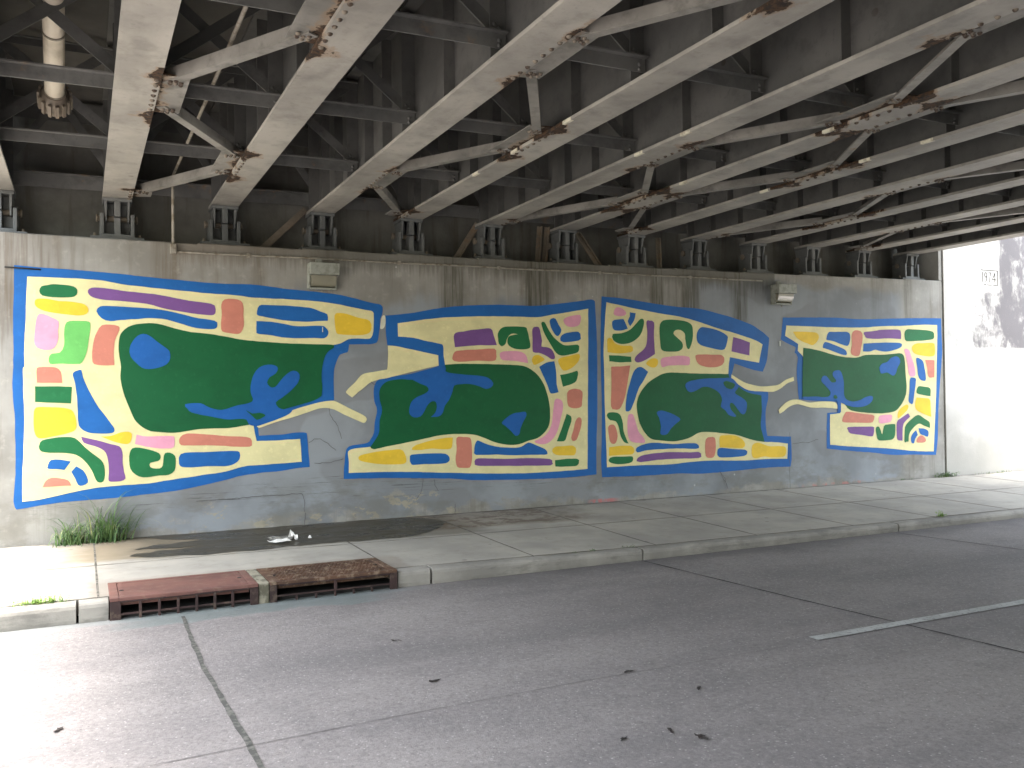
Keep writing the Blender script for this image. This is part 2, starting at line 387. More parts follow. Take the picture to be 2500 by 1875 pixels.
# outlines of the painted shapes on the abutment face: X and Z in millimetres, 's' marks a sharp corner
PAINT = {
 1: [
  ('B','border','-689,3399s -305,3386 165,3369 809,3328 1366,3297 1621,3291 1982,3294 2411,3256 2933,3223 3232,3181 3486,3121 3641,3096 3665,3037 3656,2956 3628,2895 3627,2815 3616,2754 3594,2614 3542,2569 3408,2557 3197,2554s 3174,2449 3074,2419 3006,2271 2985,2115 2985,1958 2988,1812s 2919,1807 2801,1789 2607,1740 2340,1659 2152,1587 1994,1519s 2000,1496 2017,1379s 2299,1384 2489,1403 2603,1399 2626,1364 2640,1190 2657,949s 2484,943 2295,918 2035,903 1780,878 1601,836 1106,748 695,713 223,687 -142,680 -408,657 -676,622s -705,716 -683,1067 -688,1655 -709,1989 -697,2441 -700,2834 -690,3129'),
  ('C','ground','-555,3277s -306,3279 164,3271 463,3229 808,3202 1406,3163 1727,3152 1981,3130 2353,3125 2736,3114 2971,3093 3230,3052 3454,3016 3526,2996 3539,2933 3529,2732 3501,2652 3450,2631 3287,2632 3186,2623 3085,2566 2966,2539s 2651,2328 2155,1908 1786,1539 1949,1522s 1966,1403 1987,1309s 2243,1309 2536,1319s 2544,1175 2554,1021s 2296,1013 2054,1005 1835,997 1602,943 1287,907 890,865 695,842 448,837 150,824 -141,780 -407,727 -619,707s -618,966 -604,1260 -594,1653 -601,1949 -603,2225 -588,2245 -590,2442 -575,2778 -567,3035'),
  ('D','field','431,2660 498,2723 593,2757 728,2775 864,2763 1021,2718 1200,2680 1464,2655 1712,2610 1923,2581 2246,2563 2348,2555 2653,2550 2995,2539 2925,2466 2876,2407 2845,2310 2829,2212 2823,2096 2832,1979 2821,1872s 2723,1815 2530,1760 2321,1705 2097,1645 1949,1535 1876,1518 1785,1502 1606,1483 1292,1478 1012,1444 835,1457 700,1488 585,1585 501,1773 445,1938 412,2103 419,2248 401,2371 394,2494 406,2598'),
  ('b','figure','1133,1787 1314,1797 1416,1747 1559,1712 1747,1763 1938,1814 1917,1924 1923,2055 1962,2164 2027,2241 2135,2279 2221,2268 2260,2231 2231,2164 2155,2120 2122,2054 2154,1999 2219,1992 2329,2120 2418,2191 2485,2198 2533,2153 2517,2052 2416,1941 2305,1853 2228,1799 2260,1732 2326,1704 2436,1695 2347,1619 2020,1506 1956,1501 1893,1524 1861,1586 1767,1593 1600,1597 1394,1640 1213,1686 1163,1730'),
  ('D','spot','1852,1706 1936,1661 2022,1670 2097,1640 2064,1610 1989,1577 1936,1628'),
  ('b','pond','515,2475 544,2548 602,2618 669,2644 736,2624 804,2567 901,2491 959,2439 969,2355 929,2281 840,2238 724,2219 647,2238 590,2290 524,2372'),
  ('C','stroke','2007,1530 2152,1587 2340,1659 2607,1744 2801,1791 2978,1806 3097,1751 3256,1670 3408,1588 3422,1538 3387,1505 3316,1530 3115,1623 2957,1701 2800,1711 2645,1662 2434,1599 2207,1538 2018,1477'),
  ('K','tick','3656,2940 3691,2953 3707,2897 3696,2816 3668,2775 3627,2779 3638,2875'),
  ('G','patch','-434,3116 -412,3171 -342,3188 -289,3202 -128,3193 -56,3166 -43,3116 -74,3064 -182,3050 -307,3051 -404,3065'),
  ('Y','patch','-480,2989 -457,3024 -360,3029 -236,3008 -93,3003 34,2977 76,2917 52,2866 -21,2847 -148,2854 -290,2870 -414,2902 -470,2940'),
  ('P','patch','-446,2845 -396,2852 -308,2815 -238,2767 -247,2666 -242,2586 -266,2496 -310,2445 -381,2436 -460,2463 -489,2522 -485,2622 -470,2761'),
  ('L','patch','-170,2738 -130,2776 -3,2783 79,2775 93,2724 78,2592 49,2409 3,2297 -61,2278 -222,2280 -329,2281 -341,2345 -311,2395 -231,2410 -185,2497 -181,2648'),
  ('S','patch','161,2655 216,2737 309,2744 394,2731 403,2680 355,2556 341,2412 348,2268s 232,2263 131,2277 109,2348 123,2532'),
  ('S','patch','-466,2205 -443,2239 -347,2241 -267,2236 -219,2186 -204,2059s -330,2060 -467,2062s'),
  ('G','patch','-483,2021s -295,2018 -105,2012s -116,1819s -313,1830 -485,1841s'),
  ('Y','patch','-489,1760 -437,1783 -314,1776 -154,1760 -91,1722 -64,1621 -65,1540 -92,1497 -191,1464 -316,1438 -421,1421 -470,1442 -496,1513 -499,1651'),
  ('B','patch','-94,2169 -43,2202 -7,2206 11,2125 65,1983 156,1799 247,1665 321,1550 343,1499 320,1464 209,1458 62,1476 -20,1529 -43,1600 -46,1742 -54,1883 -76,2065'),
  ('Y','patch','196,1425s 301,1428 414,1466 499,1473 533,1441 527,1369 498,1329 432,1331 320,1366'),
  ('P','patch','584,1436s 699,1409 972,1407 1007,1374 1000,1269 912,1256 756,1272 565,1323s'),
  ('S','patch','1081,1393 1151,1429 1352,1416 1598,1387 1807,1370 1912,1345 1927,1279 1901,1242 1701,1250 1494,1272 1190,1283 1086,1291 1062,1341'),
  ('V','patch','68,3136 108,3177 238,3178 462,3153 711,3135 925,3108 1163,3068 1446,3035 1497,2994 1501,2940 1476,2896 1363,2893 1102,2924 865,2967 748,3001 576,3020 424,3031 237,3039 126,3061 80,3096'),
  ('B','patch','158,2899 199,2958 311,2966 575,2960 865,2942 1101,2896 1302,2849 1486,2826 1520,2779 1505,2729 1444,2717 1261,2730 1081,2779 903,2827 728,2837 574,2819 422,2804 310,2789 217,2819'),
  ('S','patch','1570,3029 1612,3095 1716,3106 1810,3081 1837,3016 1836,2907 1840,2776 1807,2688 1754,2661 1650,2674 1577,2694 1563,2769 1573,2899'),
  ('B','patch','2001,2918 2035,3032 2165,3042 2447,3040 2696,3019 2813,2980 2906,2944 2911,2860s 2811,2854 2617,2841 2388,2847 2200,2870 2071,2897'),
  ('B','patch','1995,2833s 2163,2828 2350,2804 2502,2779 2811,2792 2879,2774 2918,2720 2908,2671 2858,2631 2731,2629 2462,2624 2311,2635 2161,2657 2014,2673 1994,2701'),
  ('Y','patch','3003,2937 3049,2968 3169,2958 3330,2911 3453,2890 3497,2842 3503,2772 3471,2711 3389,2684 3247,2677 3086,2684 3027,2702 3008,2800'),
  ('G','patch','-443,1352 -413,1401 -280,1426 -119,1427 -48,1389 25,1305 115,1221 198,1146 229,1074 237,961 220,891 178,883 141,915 96,1029 24,1144 -67,1218 -174,1243 -334,1253 -422,1272 -448,1313'),
  ('B','patch','-352,1130 -326,1169 -228,1169 -121,1144s -188,1049s -264,1063 -356,1071 -360,1101'),
  ('B','patch','-118,1026s -67,1087s 5,1034 44,961 55,890 4,858 -50,869 -77,947'),
  ('S','patch','-413,862s -380,933 -318,964 -229,955 -149,925 -117,865s -265,863'),
  ('V','patch','-11,1428s 116,1393 301,1332 394,1302 426,1229 431,1095 445,992 458,919 410,887 298,887 274,918 281,1041 263,1184 226,1257 134,1312 16,1356'),
  ('G','patch','507,1215 536,1272 622,1277 756,1237 833,1202 852,1149 823,1109 736,1092 728,1050 764,1022 842,1018 875,1054 882,1138 902,1200 961,1203 1014,1163 1023,1089 1008,985 939,936 831,931 657,919 572,954 515,1029 501,1133'),
  ('B','patch','1069,1161 1129,1197 1391,1197 1700,1196 1774,1175 1773,1089 1710,1033 1595,1010 1390,1020 1188,1012 1078,1034 1059,1098'),
 ],
 2: [
  ('B','border','3703,2949s 4113,3003 4477,3075 4851,3122 5332,3155 5629,3157 5992,3160 6345,3199 6771,3260 6966,3290 7021,3260s 7045,2734 7047,2170 7038,1607 7014,1045 7007,634s 6730,620 6306,614 5793,623 5009,653 4633,694 3909,740 3561,755 3104,771s 3114,945 3138,1124 3159,1180 3226,1210 3429,1236 3481,1284 3525,1374 3535,1506 3571,1672 3538,1789 3525,1905 3540,2005 3610,2087 3837,2129 4103,2171 4467,2265s 4456,2420s 4323,2444 4179,2469 3929,2517 3754,2543 3724,2556s 3707,2706 3705,2840'),
  ('C','ground','3877,2850s 4112,2888 4384,2929 4661,2956 5040,2978 5428,2989 5726,2992 6031,2994 6238,3030 6554,3086 6899,3147s 6889,2544 6873,1797 6857,1051 6850,726s 6518,714 5795,713 5010,749 4267,803 3735,833 3173,847s 3177,991 3164,1106 3183,1146 3259,1168 3471,1180s 3514,1167s 4095,1492 4649,1997 4560,2288s 4543,2412 4535,2550 4490,2580 4289,2615 4109,2655 3878,2671s'),
  ('D','field','4556,2288s 4746,2301 5031,2302 5419,2295 5716,2284 5877,2243 6018,2143 6119,2006 6189,1805 6217,1622 6208,1440 6140,1314 6005,1219 5842,1179 5680,1134 5521,1136 5325,1175 5151,1246 4998,1295 4828,1314 4641,1315 4456,1303 4273,1270 4003,1224 3739,1183 3522,1148 3471,1180s 3541,1274 3593,1372 3607,1538 3640,1670 3610,1804 3604,1921 3643,2004 3731,2062 3889,2087 4102,2086 4284,2171 4559,2188'),
  ('b','figure','4458,2270s 4552,2274s 4577,2188 4839,2150 5086,2132 5221,2100 5297,2029 5267,1967 5180,1945 5084,1981 4932,2017 4799,2014 4696,1997 4667,1911 4609,1790 4553,1722 4515,1620 4459,1569 4340,1563s 4405,1622 4429,1699 4415,1767 4361,1780 4297,1735 4241,1642 4186,1575 4096,1560 4034,1604 4026,1680 4063,1781 4135,1839 4244,1881 4308,1931 4281,1991 4191,2026 4102,2069 4040,2089 3889,2095 4032,2150 4284,2222'),
  ('b','pond','5423,1454 5507,1529 5607,1584 5707,1599 5807,1603 5821,1549 5765,1451 5723,1362 5702,1282 5642,1261 5573,1331 5475,1414'),
  ('C','stroke','3733,2543s 3806,2544 4036,2501 4287,2453 4460,2420s 4462,2274s 4284,2239 3925,2154 3714,2104 3575,2079 3472,2038 3386,1972 3283,1891 3227,1846s 3149,1909 3166,1950 3268,2047 3371,2154 3525,2187 3715,2218s 3731,2338'),
  ('V','patch','4705,2717 4846,2760 5075,2795 5269,2808 5316,2702 5363,2570s 5072,2566 4712,2535s'),
  ('S','patch','4673,2396 4711,2474 4843,2493 5091,2510 5324,2520 5352,2454 5345,2366 5282,2344 5031,2346 4766,2330 4682,2353'),
  ('P','patch','5407,2446 5460,2482 5699,2490 5799,2459 5843,2405 5864,2315s 5657,2346 5459,2357 5416,2393'),
  ('G','patch','5381,2739 5426,2808 5505,2840 5664,2849 5825,2843 5855,2803 5884,2695 5906,2568 5871,2528 5760,2516 5640,2529 5551,2573 5532,2635 5552,2698 5622,2722 5703,2736s 5623,2744 5563,2719 5522,2653 5501,2590 5442,2557 5393,2597 5384,2668'),
  ('V','patch','5942,2813 5988,2851 6049,2843 6079,2753 6098,2644 6086,2562 6169,2554 6251,2527 6302,2454 6312,2390 6259,2375 6167,2426 6044,2470 5946,2482 5944,2641'),
  ('G','patch','6091,2911 6143,2922 6214,2810 6296,2702 6420,2612 6504,2585 6707,2598 6732,2551 6705,2486 6566,2448 6417,2432 6334,2473 6232,2609 6141,2754 6107,2844'),
  ('B','patch','6232,2939 6268,2982 6331,2978 6382,2887 6427,2815 6375,2722 6317,2748 6256,2839'),
  ('P','patch','6463,2954 6510,3001 6617,3032 6757,3045 6762,2952 6722,2886 6614,2860 6509,2881'),
  ('B','patch','6404,2680 6475,2760 6720,2793 6758,2719 6729,2663 6462,2631'),
  ('Y','patch','5926,2369 5961,2424 6033,2439 6094,2407 6139,2371 6083,2334 5969,2288 5939,2324'),
  ('Y','patch','6364,2354 6417,2400 6565,2429 6732,2458 6725,2365 6648,2281 6541,2222 6456,2207 6404,2262'),
  ('B','patch','6045,2261s 6165,2325 6301,2348s 6330,2189 6337,2005 6367,1886s 6262,1868 6221,1887 6181,1988 6101,2152'),
  ('G','patch','6396,2143s 6561,2170 6686,2207s 6706,2170 6677,2059 6612,2013 6442,1968s'),
  ('S','patch','6514,1875 6579,1926 6686,1933 6775,1891 6769,1742 6757,1668 6660,1642 6554,1662 6516,1718'),
  ('P','patch','6303,1776 6366,1788 6428,1747 6437,1655 6403,1509 6359,1363 6295,1237 6210,1157 6106,1121 6004,1137 5953,1171 6087,1225 6192,1313 6245,1439 6269,1603'),
  ('G','patch','6499,1562s 6573,1523 6578,1449 6527,1321 6472,1176 6419,1154 6325,1159s 6401,1325'),
  ('S','patch','6646,1448 6700,1507 6754,1482 6752,1389 6707,1261 6663,1169 6599,1153 6574,1209 6612,1319'),
  ('Y','patch','3305,1035 3334,1075 3479,1102 3703,1126 3896,1131 3948,1083 3979,989 3955,940 3876,930 3649,940 3443,971 3333,1001'),
  ('Y','patch','4059,1121 4110,1178 4309,1231 4547,1266 4664,1267s 4654,1167 4629,1113 4527,1107 4344,1124 4181,1113'),
  ('B','patch','4027,1013 4055,1054 4234,1058 4489,1053 4581,1029 4614,970 4580,920 4451,909 4232,915 4053,918'),
  ('S','patch','4720,1260 4827,1269 4922,1259 4949,1192 4957,1034 4946,913 4916,835 4803,837 4728,853 4701,958 4722,1096'),
  ('B','patch','4996,1138 5026,1207 5074,1205 5208,1148 5402,1105 5640,1091 5760,1110 5852,1157 5963,1120 6126,1051 6166,995 6135,969 5920,974 5598,982 5303,1003 5014,1011 4992,1068'),
  ('V','patch','5003,945 5109,958 5498,936 5919,927 6206,902 6243,855 6215,807 5796,821 5399,836 5040,856 4993,893'),
  ('Y','patch','6245,1019 6292,1076 6460,1084 6608,1079 6654,1022 6628,949 6521,940 6311,958'),
  ('G','patch','6289,880s 6415,888 6669,886 6701,835 6663,781 6498,776 6298,785s'),
 ],
 3: [
  ('B','border','7142,3343s 7562,3323 8022,3276 8496,3233 8985,3213 9360,3150 9744,3070 10083,2975 10321,2856 10455,2765s 10429,2587 10392,2378 10300,2194s 10068,2231 9698,2329s 9662,2210 9621,2098s 9723,2026 9852,1944 10061,1880 10408,1852s 10412,1752 10362,1586 10345,1420 10355,1233 10379,1111s 10637,1095 10902,1084s 10909,900 10905,689 10880,570s 10355,578 9824,562 9310,547 8934,546 8568,570 8092,569 7630,573 7106,585s 7097,854 7120,1605 7110,2358 7120,2924'),
  ('C','ground','7225,3256s 7674,3187 8137,3124 8614,3069 8981,2999 9305,2916 9610,2852 9947,2776 10184,2708 10306,2652s 10260,2501 10222,2345s 9992,2375 9602,2434s 9579,2291 9566,2159s 8834,1772s 9325,1322s 10315,1014s 10580,996 10827,967s 10819,841 10808,708s 10358,723 9827,720 9187,748 8766,742 8331,723 7862,734 7192,733s 7188,1038 7171,1604 7167,2170 7164,2547 7193,2925'),
  ('D','field','9566,2155s 9215,2159 8841,2165 8453,2179 8262,2160 8119,2102 7954,2005 7836,1881 7769,1766 7751,1651 7771,1497 7815,1361 7894,1244 8008,1143 8196,1108 8457,1086 8651,1107 8798,1147 8897,1194 8997,1215 9196,1209 9449,1183 9706,1149 9913,1091 10097,1044 10310,1012s 10265,1173 10235,1298 10262,1546 10259,1795s 10007,1839 9825,1913 9723,2006 9595,2088'),
  ('b','figure','8691,1991 8765,2035 8963,2070 9213,2085 9467,2088 9621,2088 9723,2016 9773,1944 9694,1843 9848,1759 9938,1676 9928,1553 9882,1492 9817,1497 9740,1577 9651,1670 9587,1671 9598,1579 9712,1459 9634,1456 9545,1489 9482,1561 9394,1623 9421,1724 9385,1826 9285,1897 9135,1945 9010,1939 8885,1881 8762,1868 8702,1922'),
  ('D','spot','9452,2007 9517,2041 9645,2010 9696,1975 9630,1904 9515,1926'),
  ('b','pond','8121,1548 8204,1579 8346,1547 8489,1491 8579,1430 8486,1363 8389,1288 8328,1211 8256,1190 8186,1215 8200,1332 8167,1469'),
  ('C','stroke','9627,2149s 9725,2098 9932,2005 10222,1951 10492,1954 10656,1980 10795,2053 10977,2105s 10990,2037s 10822,1990 10682,1906 10517,1855 10301,1861 10008,1881 9800,1964 9626,2088s'),
  ('P','patch','7352,3110 7391,3174 7470,3184 7559,3135 7577,3078 7490,3051 7366,3063'),
  ('B','patch','7645,3115s 7757,3103s 7728,2996 7651,2898s 7607,2974 7649,3052'),
  ('B','patch','7320,2938 7354,2986 7530,3006s 7578,2916 7605,2859s 7486,2828 7363,2829 7325,2881'),
  ('G','patch','7328,2767 7486,2784 7645,2841 7762,2939 7844,3015 7901,3010 7904,2924 7839,2768 7711,2669 7573,2625 7438,2627 7338,2682'),
  ('Y','patch','7233,2690 7305,2704 7359,2635 7460,2598 7664,2592 7697,2544 7662,2496 7435,2474 7234,2487s'),
  ('G','patch','7256,2444s 7435,2440 7661,2423s 7667,2342s 7456,2337 7265,2350s'),
  ('V','patch','7959,2983 8017,2994 8099,2967 8095,2753 8107,2471s 7984,2402 7867,2353 7763,2337 7724,2381 7765,2449 7893,2537 7953,2634 7968,2809'),
  ('G','patch','8204,2892 8241,2980 8325,3016 8492,3020 8710,3002 8831,2946 8854,2846 8839,2687 8775,2557 8727,2586 8700,2724 8694,2804 8610,2861 8513,2855 8469,2799 8535,2741 8631,2664 8649,2585 8580,2525 8411,2513 8245,2531 8212,2677'),
  ('B','patch','8940,2828 9004,2906 9104,2912 9355,2873 9545,2790 9562,2739 9515,2596 9450,2550 9248,2572 8999,2629 8931,2708'),
  ('V','patch','9678,2768s 9842,2733 10030,2681s 10012,2464s 9811,2497 9635,2526s'),
  ('Y','patch','7936,2320 8007,2383 8089,2403 8159,2384 8158,2306 8098,2257 8005,2270'),
  ('P','patch','8213,2345 8242,2408 8410,2435 8603,2446 8773,2428 8784,2348 8758,2298 8551,2298 8359,2287 8240,2263'),
  ('S','patch','8896,2429 8946,2469 9221,2471 9436,2463 9486,2393 9446,2311 9292,2266 9116,2270 8955,2319'),
  ('S','patch','7293,2268s 7454,2274 7643,2288s 7598,2074 7549,1845 7490,1693 7432,1618 7343,1614 7283,1659 7293,1980'),
  ('B','patch','7726,2223 7819,2266 7888,2247 7975,2189s 7885,2054 7790,1920 7706,1728 7636,1595 7567,1578 7541,1616 7571,1826 7643,2055'),
  ('G','patch','7203,1519 7241,1565 7353,1567 7442,1533 7485,1427 7505,1274 7549,1158 7593,1081s 7514,1103 7448,1200 7416,1334 7362,1430 7262,1451'),
  ('P','patch','7589,1501 7623,1538 7680,1528 7724,1421 7779,1266 7869,1167 7898,1085 7776,1084 7650,1107 7590,1176 7570,1349'),
  ('S','patch','7222,1339 7261,1380 7327,1378 7371,1316 7392,1202 7363,1108 7311,1081 7256,1121 7231,1226'),
  ('Y','patch','7237,1037s 7412,1049 7638,1041 7694,981 7658,916 7454,911 7235,905s'),
  ('B','patch','7728,999 7798,1035 7937,1069 8101,1076 8289,1056 8480,1040 8674,1047 8894,1035 8943,983 8893,951 8575,967 8240,970 7935,963 7750,937'),
  ('G','patch','7234,858 7297,887 7522,883 7662,877 7663,810 7588,776 7362,773 7240,810'),
  ('V','patch','7737,826 7818,881 8051,910 8335,918 8696,903 8941,894 8982,842 8939,798 8572,806 8214,806 7794,786'),
  ('S','patch','9081,1098 9170,1129 9257,1119 9281,1041 9271,881 9226,796 9101,803 9065,889'),
  ('Y','patch','9364,1129 9474,1150 9679,1140 9834,1073 9890,989 9844,930 9624,938 9363,958s'),
  ('B','patch','9317,919 9393,947 9623,918 9896,897 9934,844 9868,796 9621,786 9340,801'),
  ('Y','patch','10027,871 10056,973 10149,1007 10282,976 10416,935 10634,932 10771,906 10777,800 10712,744 10466,746 10305,767 10117,744 10038,778'),
 ],
 4: [
  ('B','border','10764,3120s 11374,3137 11985,3150 12618,3139 13409,3174 13956,3195 14714,3213s 14717,2889 14726,2593 14678,2197 14624,1803 14582,1312 14557,920 14506,622s 13889,653 13346,672 12819,734 12306,782 11722,847s 11728,1105 11749,1471s 11984,1478s 11993,1573 11976,1661s 11705,1678 11342,1695 11092,1722s 11073,1928 11055,2195 11085,2446 11016,2525s 11041,2606 10994,2632 10866,2675 10710,2743s 10737,2903'),
  ('C','ground','10838,2984s 11251,2983 11858,2978 12615,2990 13138,3026 13677,3047 14232,3079 14596,3084s 14593,2788 14568,2394 14549,2001 14519,1608 14477,1119 14437,690s 13891,721 13215,794 12308,862 11805,911s 11804,1193 11815,1444s 12058,1461s 12075,1645s 12113,1648 12199,1588s 12331,1826s 11349,2016s 11196,2468s 11087,2553s 11097,2669s 10961,2739 10806,2807s'),
  ('D','field','11214,2608s 11506,2576 11847,2506 12094,2463 12473,2447 12706,2496 13125,2503 13393,2521 13582,2536 13676,2495 13708,2351 13721,2120 13738,1908 13698,1736 13585,1584 13420,1472 13152,1439 12836,1446 12450,1481 12273,1522 12199,1588 12151,1680 11828,1721 11488,1762 11171,1757s 11186,2195'),
  ('b','figure','11616,2060 11654,2114 11727,2119 11787,2068 11860,2004 11947,2013 11960,2049 11892,2114 11894,2187 11976,2218 12063,2214 12112,2141 12147,2030 12151,1901 12153,1772 12227,1689 12378,1662 12532,1684 12687,1738 12818,1756 12864,1717 12788,1625 12632,1571 12452,1561 12300,1577 12187,1606 12075,1645s 12066,1480s 11992,1490s 11988,1646 11927,1693 11583,1697 11175,1730s 11176,1762s 11584,1752 11780,1758 11831,1822 11783,1886 11687,1969 11627,2014'),
  ('D','spot','11891,1739 11916,1784 11966,1775 11990,1728 11927,1716'),
  ('b','pond','13040,2272 13108,2338 13242,2377 13337,2444 13472,2478 13553,2446 13578,2369 13508,2273 13465,2178 13409,2124 13329,2140 13237,2181 13090,2159 13059,2197'),
  ('C','stroke','10627,1543s 10775,1655 10916,1707 11057,1714 11198,1685 11341,1656 11534,1671 11827,1670 11938,1650 11987,1609 11985,1540s 11702,1563 11387,1569 11173,1613 11031,1634 10866,1592 10737,1515 10651,1481s'),
  ('Y','patch','10983,2882s 11130,2885 11368,2884 11537,2866 11579,2794 11533,2721 11435,2656 11316,2681 11174,2724 11057,2785'),
  ('B','patch','11754,2779 11806,2886 11955,2896 12255,2902 12325,2844 12315,2733 12262,2655 12099,2684 11901,2736 11766,2752'),
  ('B','patch','11665,2623 11704,2709 11826,2698 12023,2646 12197,2584 12239,2529 12220,2491 12070,2509 11848,2570 11701,2605'),
  ('S','patch','12368,2854 12421,2924 12536,2932 12625,2887 12630,2757 12593,2625 12538,2485 12398,2484 12335,2539 12364,2678'),
  ('V','patch','12664,2903 12873,2930 13137,2960 13539,2972 13614,2926 13616,2801s 13266,2805 13000,2791 12739,2800 12694,2842'),
  ('B','patch','12651,2701s 12867,2713 13264,2729 13587,2724 13635,2686 13599,2647 13448,2598 13233,2563 13048,2574 12943,2592 12811,2562 12635,2557s'),
  ('G','patch','13715,2928 13785,2983 14006,2982 14342,2974 14483,2944 14505,2885 14480,2816 14281,2787 13945,2768 13752,2765 13712,2822'),
  ('Y','patch','13901,2661 13999,2717 14223,2733 14478,2737 14519,2689 14515,2531 14443,2486 14217,2493 13994,2526 13912,2584'),
  ('P','patch','13693,2601 13748,2624 13830,2583 13882,2467 13934,2352 13972,2236 13969,2120 13818,2129 13769,2351 13731,2486'),
  ('B','patch','14006,2439 14075,2450 14186,2392 14225,2275 14257,2119 14246,2026 14120,2042 14053,2119 14029,2275'),
  ('S','patch','14248,2416s 14469,2413 14502,2374 14489,2089s 14333,2099 14295,2275'),
  ('B','patch','13829,2052 13885,2087 13982,2071 13986,2003 13947,1810 13901,1608 13845,1599 13783,1648 13810,1850'),
  ('G','patch','14003,1800 14047,1916 14201,1915 14369,1880 14377,1732s 14169,1759'),
  ('Y','patch','14000,1713s 14195,1701 14350,1679 14375,1552 14383,1342s 14132,1420 13981,1490 13956,1597'),
  ('Y','patch','13500,1442 13583,1526 13721,1586 13781,1561 13746,1485 13607,1392 13497,1337'),
  ('S','patch','12098,1341 12171,1459 12247,1482 12577,1442 12861,1408 12891,1360 12859,1295 12780,1273 12445,1283 12142,1298'),
  ('P','patch','12998,1320 13032,1395 13311,1408 13344,1360 13294,1275 13068,1252 13010,1273'),
  ('V','patch','12228,1209 12520,1207 12843,1202 12881,1163 12858,1051 12800,1025 12568,1057 12288,1097 12234,1154'),
  ('G','patch','12921,1162 12961,1202 13013,1188 13051,1121 13084,1054 13118,1157 13159,1222 13387,1235 13426,1205 13414,1034 13367,969 13272,944 12994,949 12944,1030'),
  ('V','patch','13469,1271 13578,1335 13766,1427s 13817,1359s 13686,1275 13624,1190 13603,923s 13474,943 13458,1071'),
  ('G','patch','13657,902 13668,1122 13712,1217 13879,1328 14033,1387 14185,1321 14338,1240 14341,1136s 14182,1185 14057,1227 13903,1154 13789,1042 13764,898s 13703,895'),
  ('B','patch','13829,964 13872,1039 13970,1104s 14010,1016s 13938,941 13909,865 13840,877'),
  ('B','patch','14035,1141s 14180,1127 14292,1085 14304,1026 14274,969 14177,1001 14080,1033'),
  ('S','patch','13974,911 14023,977 14107,1003 14204,961 14230,902 14173,869 14006,871'),
 ],
}# ------------------------------------------------------------------ ground, road, kerb, sidewalk
def curb_top(x):
    pts = [(-40, .17), (0, .165), (2.9, .155), (5.5, .12), (9, .105), (12, .10), (60, .10)]
    for (a, p), (b, q) in zip(pts, pts[1:]):
        if x <= b: return p + (q - p) * (x - a) / (b - a)
    return .1
YC = 8.17                      # front edge of the kerb
m = MB(); m.quad((-150, -150, -.06), (150, -150, -.06), (150, 150, -.06), (-150, 150, -.06)); struct(m.build('ground', 'ground'))
m = MB()
xs = [-60, -20, -8, -4, -2, 0, .35, 2.6, 4, 8, 12, 16, 24, 70]
for a, b in zip(xs, xs[1:]):
    m.quad((a, -2.1, 0), (b, -2.1, 0), (b, YC + .1, 0), (a, YC + .1, 0))
struct(m.build('road', 'road'))
def strip(name, pts, w, z, mat, wob=.006):
    """thin sealant line or painted band laid on the ground along pts"""
    m = MB(); L = []
    for (a, b) in zip(pts, pts[1:]):
        n = max(1, int((Vector(b) - Vector(a)).length / .12))
        for k in range(n): L.append(Vector(a).lerp(Vector(b), k / n))
    L.append(Vector(pts[-1])); left = []; right = []
    for k, p in enumerate(L):
        d = (L[min(k + 1, len(L) - 1)] - L[max(k - 1, 0)]).normalized(); r = Vector((-d.y, d.x))
        o = (random.random() - .5) * wob; q = (random.random() - .5) * wob
        left.append(p + r * (w / 2 + o)); right.append(p - r * (w / 2 + q))
    for k in range(len(L) - 1):
        m.quad((left[k].x, left[k].y, z), (right[k].x, right[k].y, z), (right[k + 1].x, right[k + 1].y, z), (left[k + 1].x, left[k + 1].y, z))
    return struct(m.build(name, mat))
strip('road_joint', [(.76, 8.0), (.74, 6.5), (.8, 4.54), (.83, 4.0), (.9, -2.1)], .035, .004, 'tar', .012)
strip('road_joint', [(5.56, 8.12), (5.72, 6), (5.92, 4.0), (6.1, -2.1)], .018, .004, 'gap', .01)
strip('road_joint', [(9.48, 8.12), (9.7, 6.53), (9.9, 4), (10.1, -2.1)], .018, .004, 'gap', .01)
strip('road_joint', [(13.9, 8.12), (14.2, -2.1)], .018, .004, 'gap', .01)
strip('road_joint', [(-4.0, 8.12), (-3.8, -2.1)], .02, .004, 'gap', .01)
strip('road_joint', [(-20, 4.85), (.3, 4.83), (1.6, 4.9), (2.9, 4.93), (4.6, 4.90)], .0065, .004, 'seam', .003)
strip('lane_marking', [(4.9, 4.955), (7.95, 4.945)], .1, .006, 'lane', .008)
strip('lane_marking', [(17.1, 4.955), (20.2, 4.945)], .1, .006, 'lane', .008)

# sidewalk: slabs with open joints over a dark bed
def walk_z(x, y): t = (y - (YC + .15)) / (YW - YC - .15); return curb_top(x) + .004 + (.2 - curb_top(x)) * max(0, min(1, t))
m = MB(); m.box(-60, 70, YC + .05, YW + .3, -.05, .03); struct(m.build('sidewalk_bed', 'gap'))
jx = [-60, -30, -14, -8, -4.6, -3.0, -1.45, .115, 2.745, 4.3, 5.87, 7.35, 8.95, 10.5, 12.1, 13.7, 15.3, 16.9, 18.5, 24, 40, 70]
m = MB()
for k, (a, b) in enumerate(zip(jx, jx[1:])):
    g_ = .0085
    for (y0, y1) in ((YC + .164, 9.836), (9.85, YW + .01)):
        aa, bb = a + g_, b - g_
        if y0 < 9 and .1 < a < 2.7:      # cut out for the drain boxes
            cells = [(aa, bb, 8.86, y1), (aa, .2, y0, 8.86)]
        else: cells = [(aa, bb, y0, y1)]
        for (p, q, u, v) in cells:
            m.hexa([(p, u, 0), (q, u, 0), (q, v, 0), (p, v, 0), (p, u, walk_z(p, u)), (q, u, walk_z(q, u)), (q, v, walk_z(q, v)), (p, v, walk_z(p, v))])
struct(m.build('sidewalk', 'walk'))
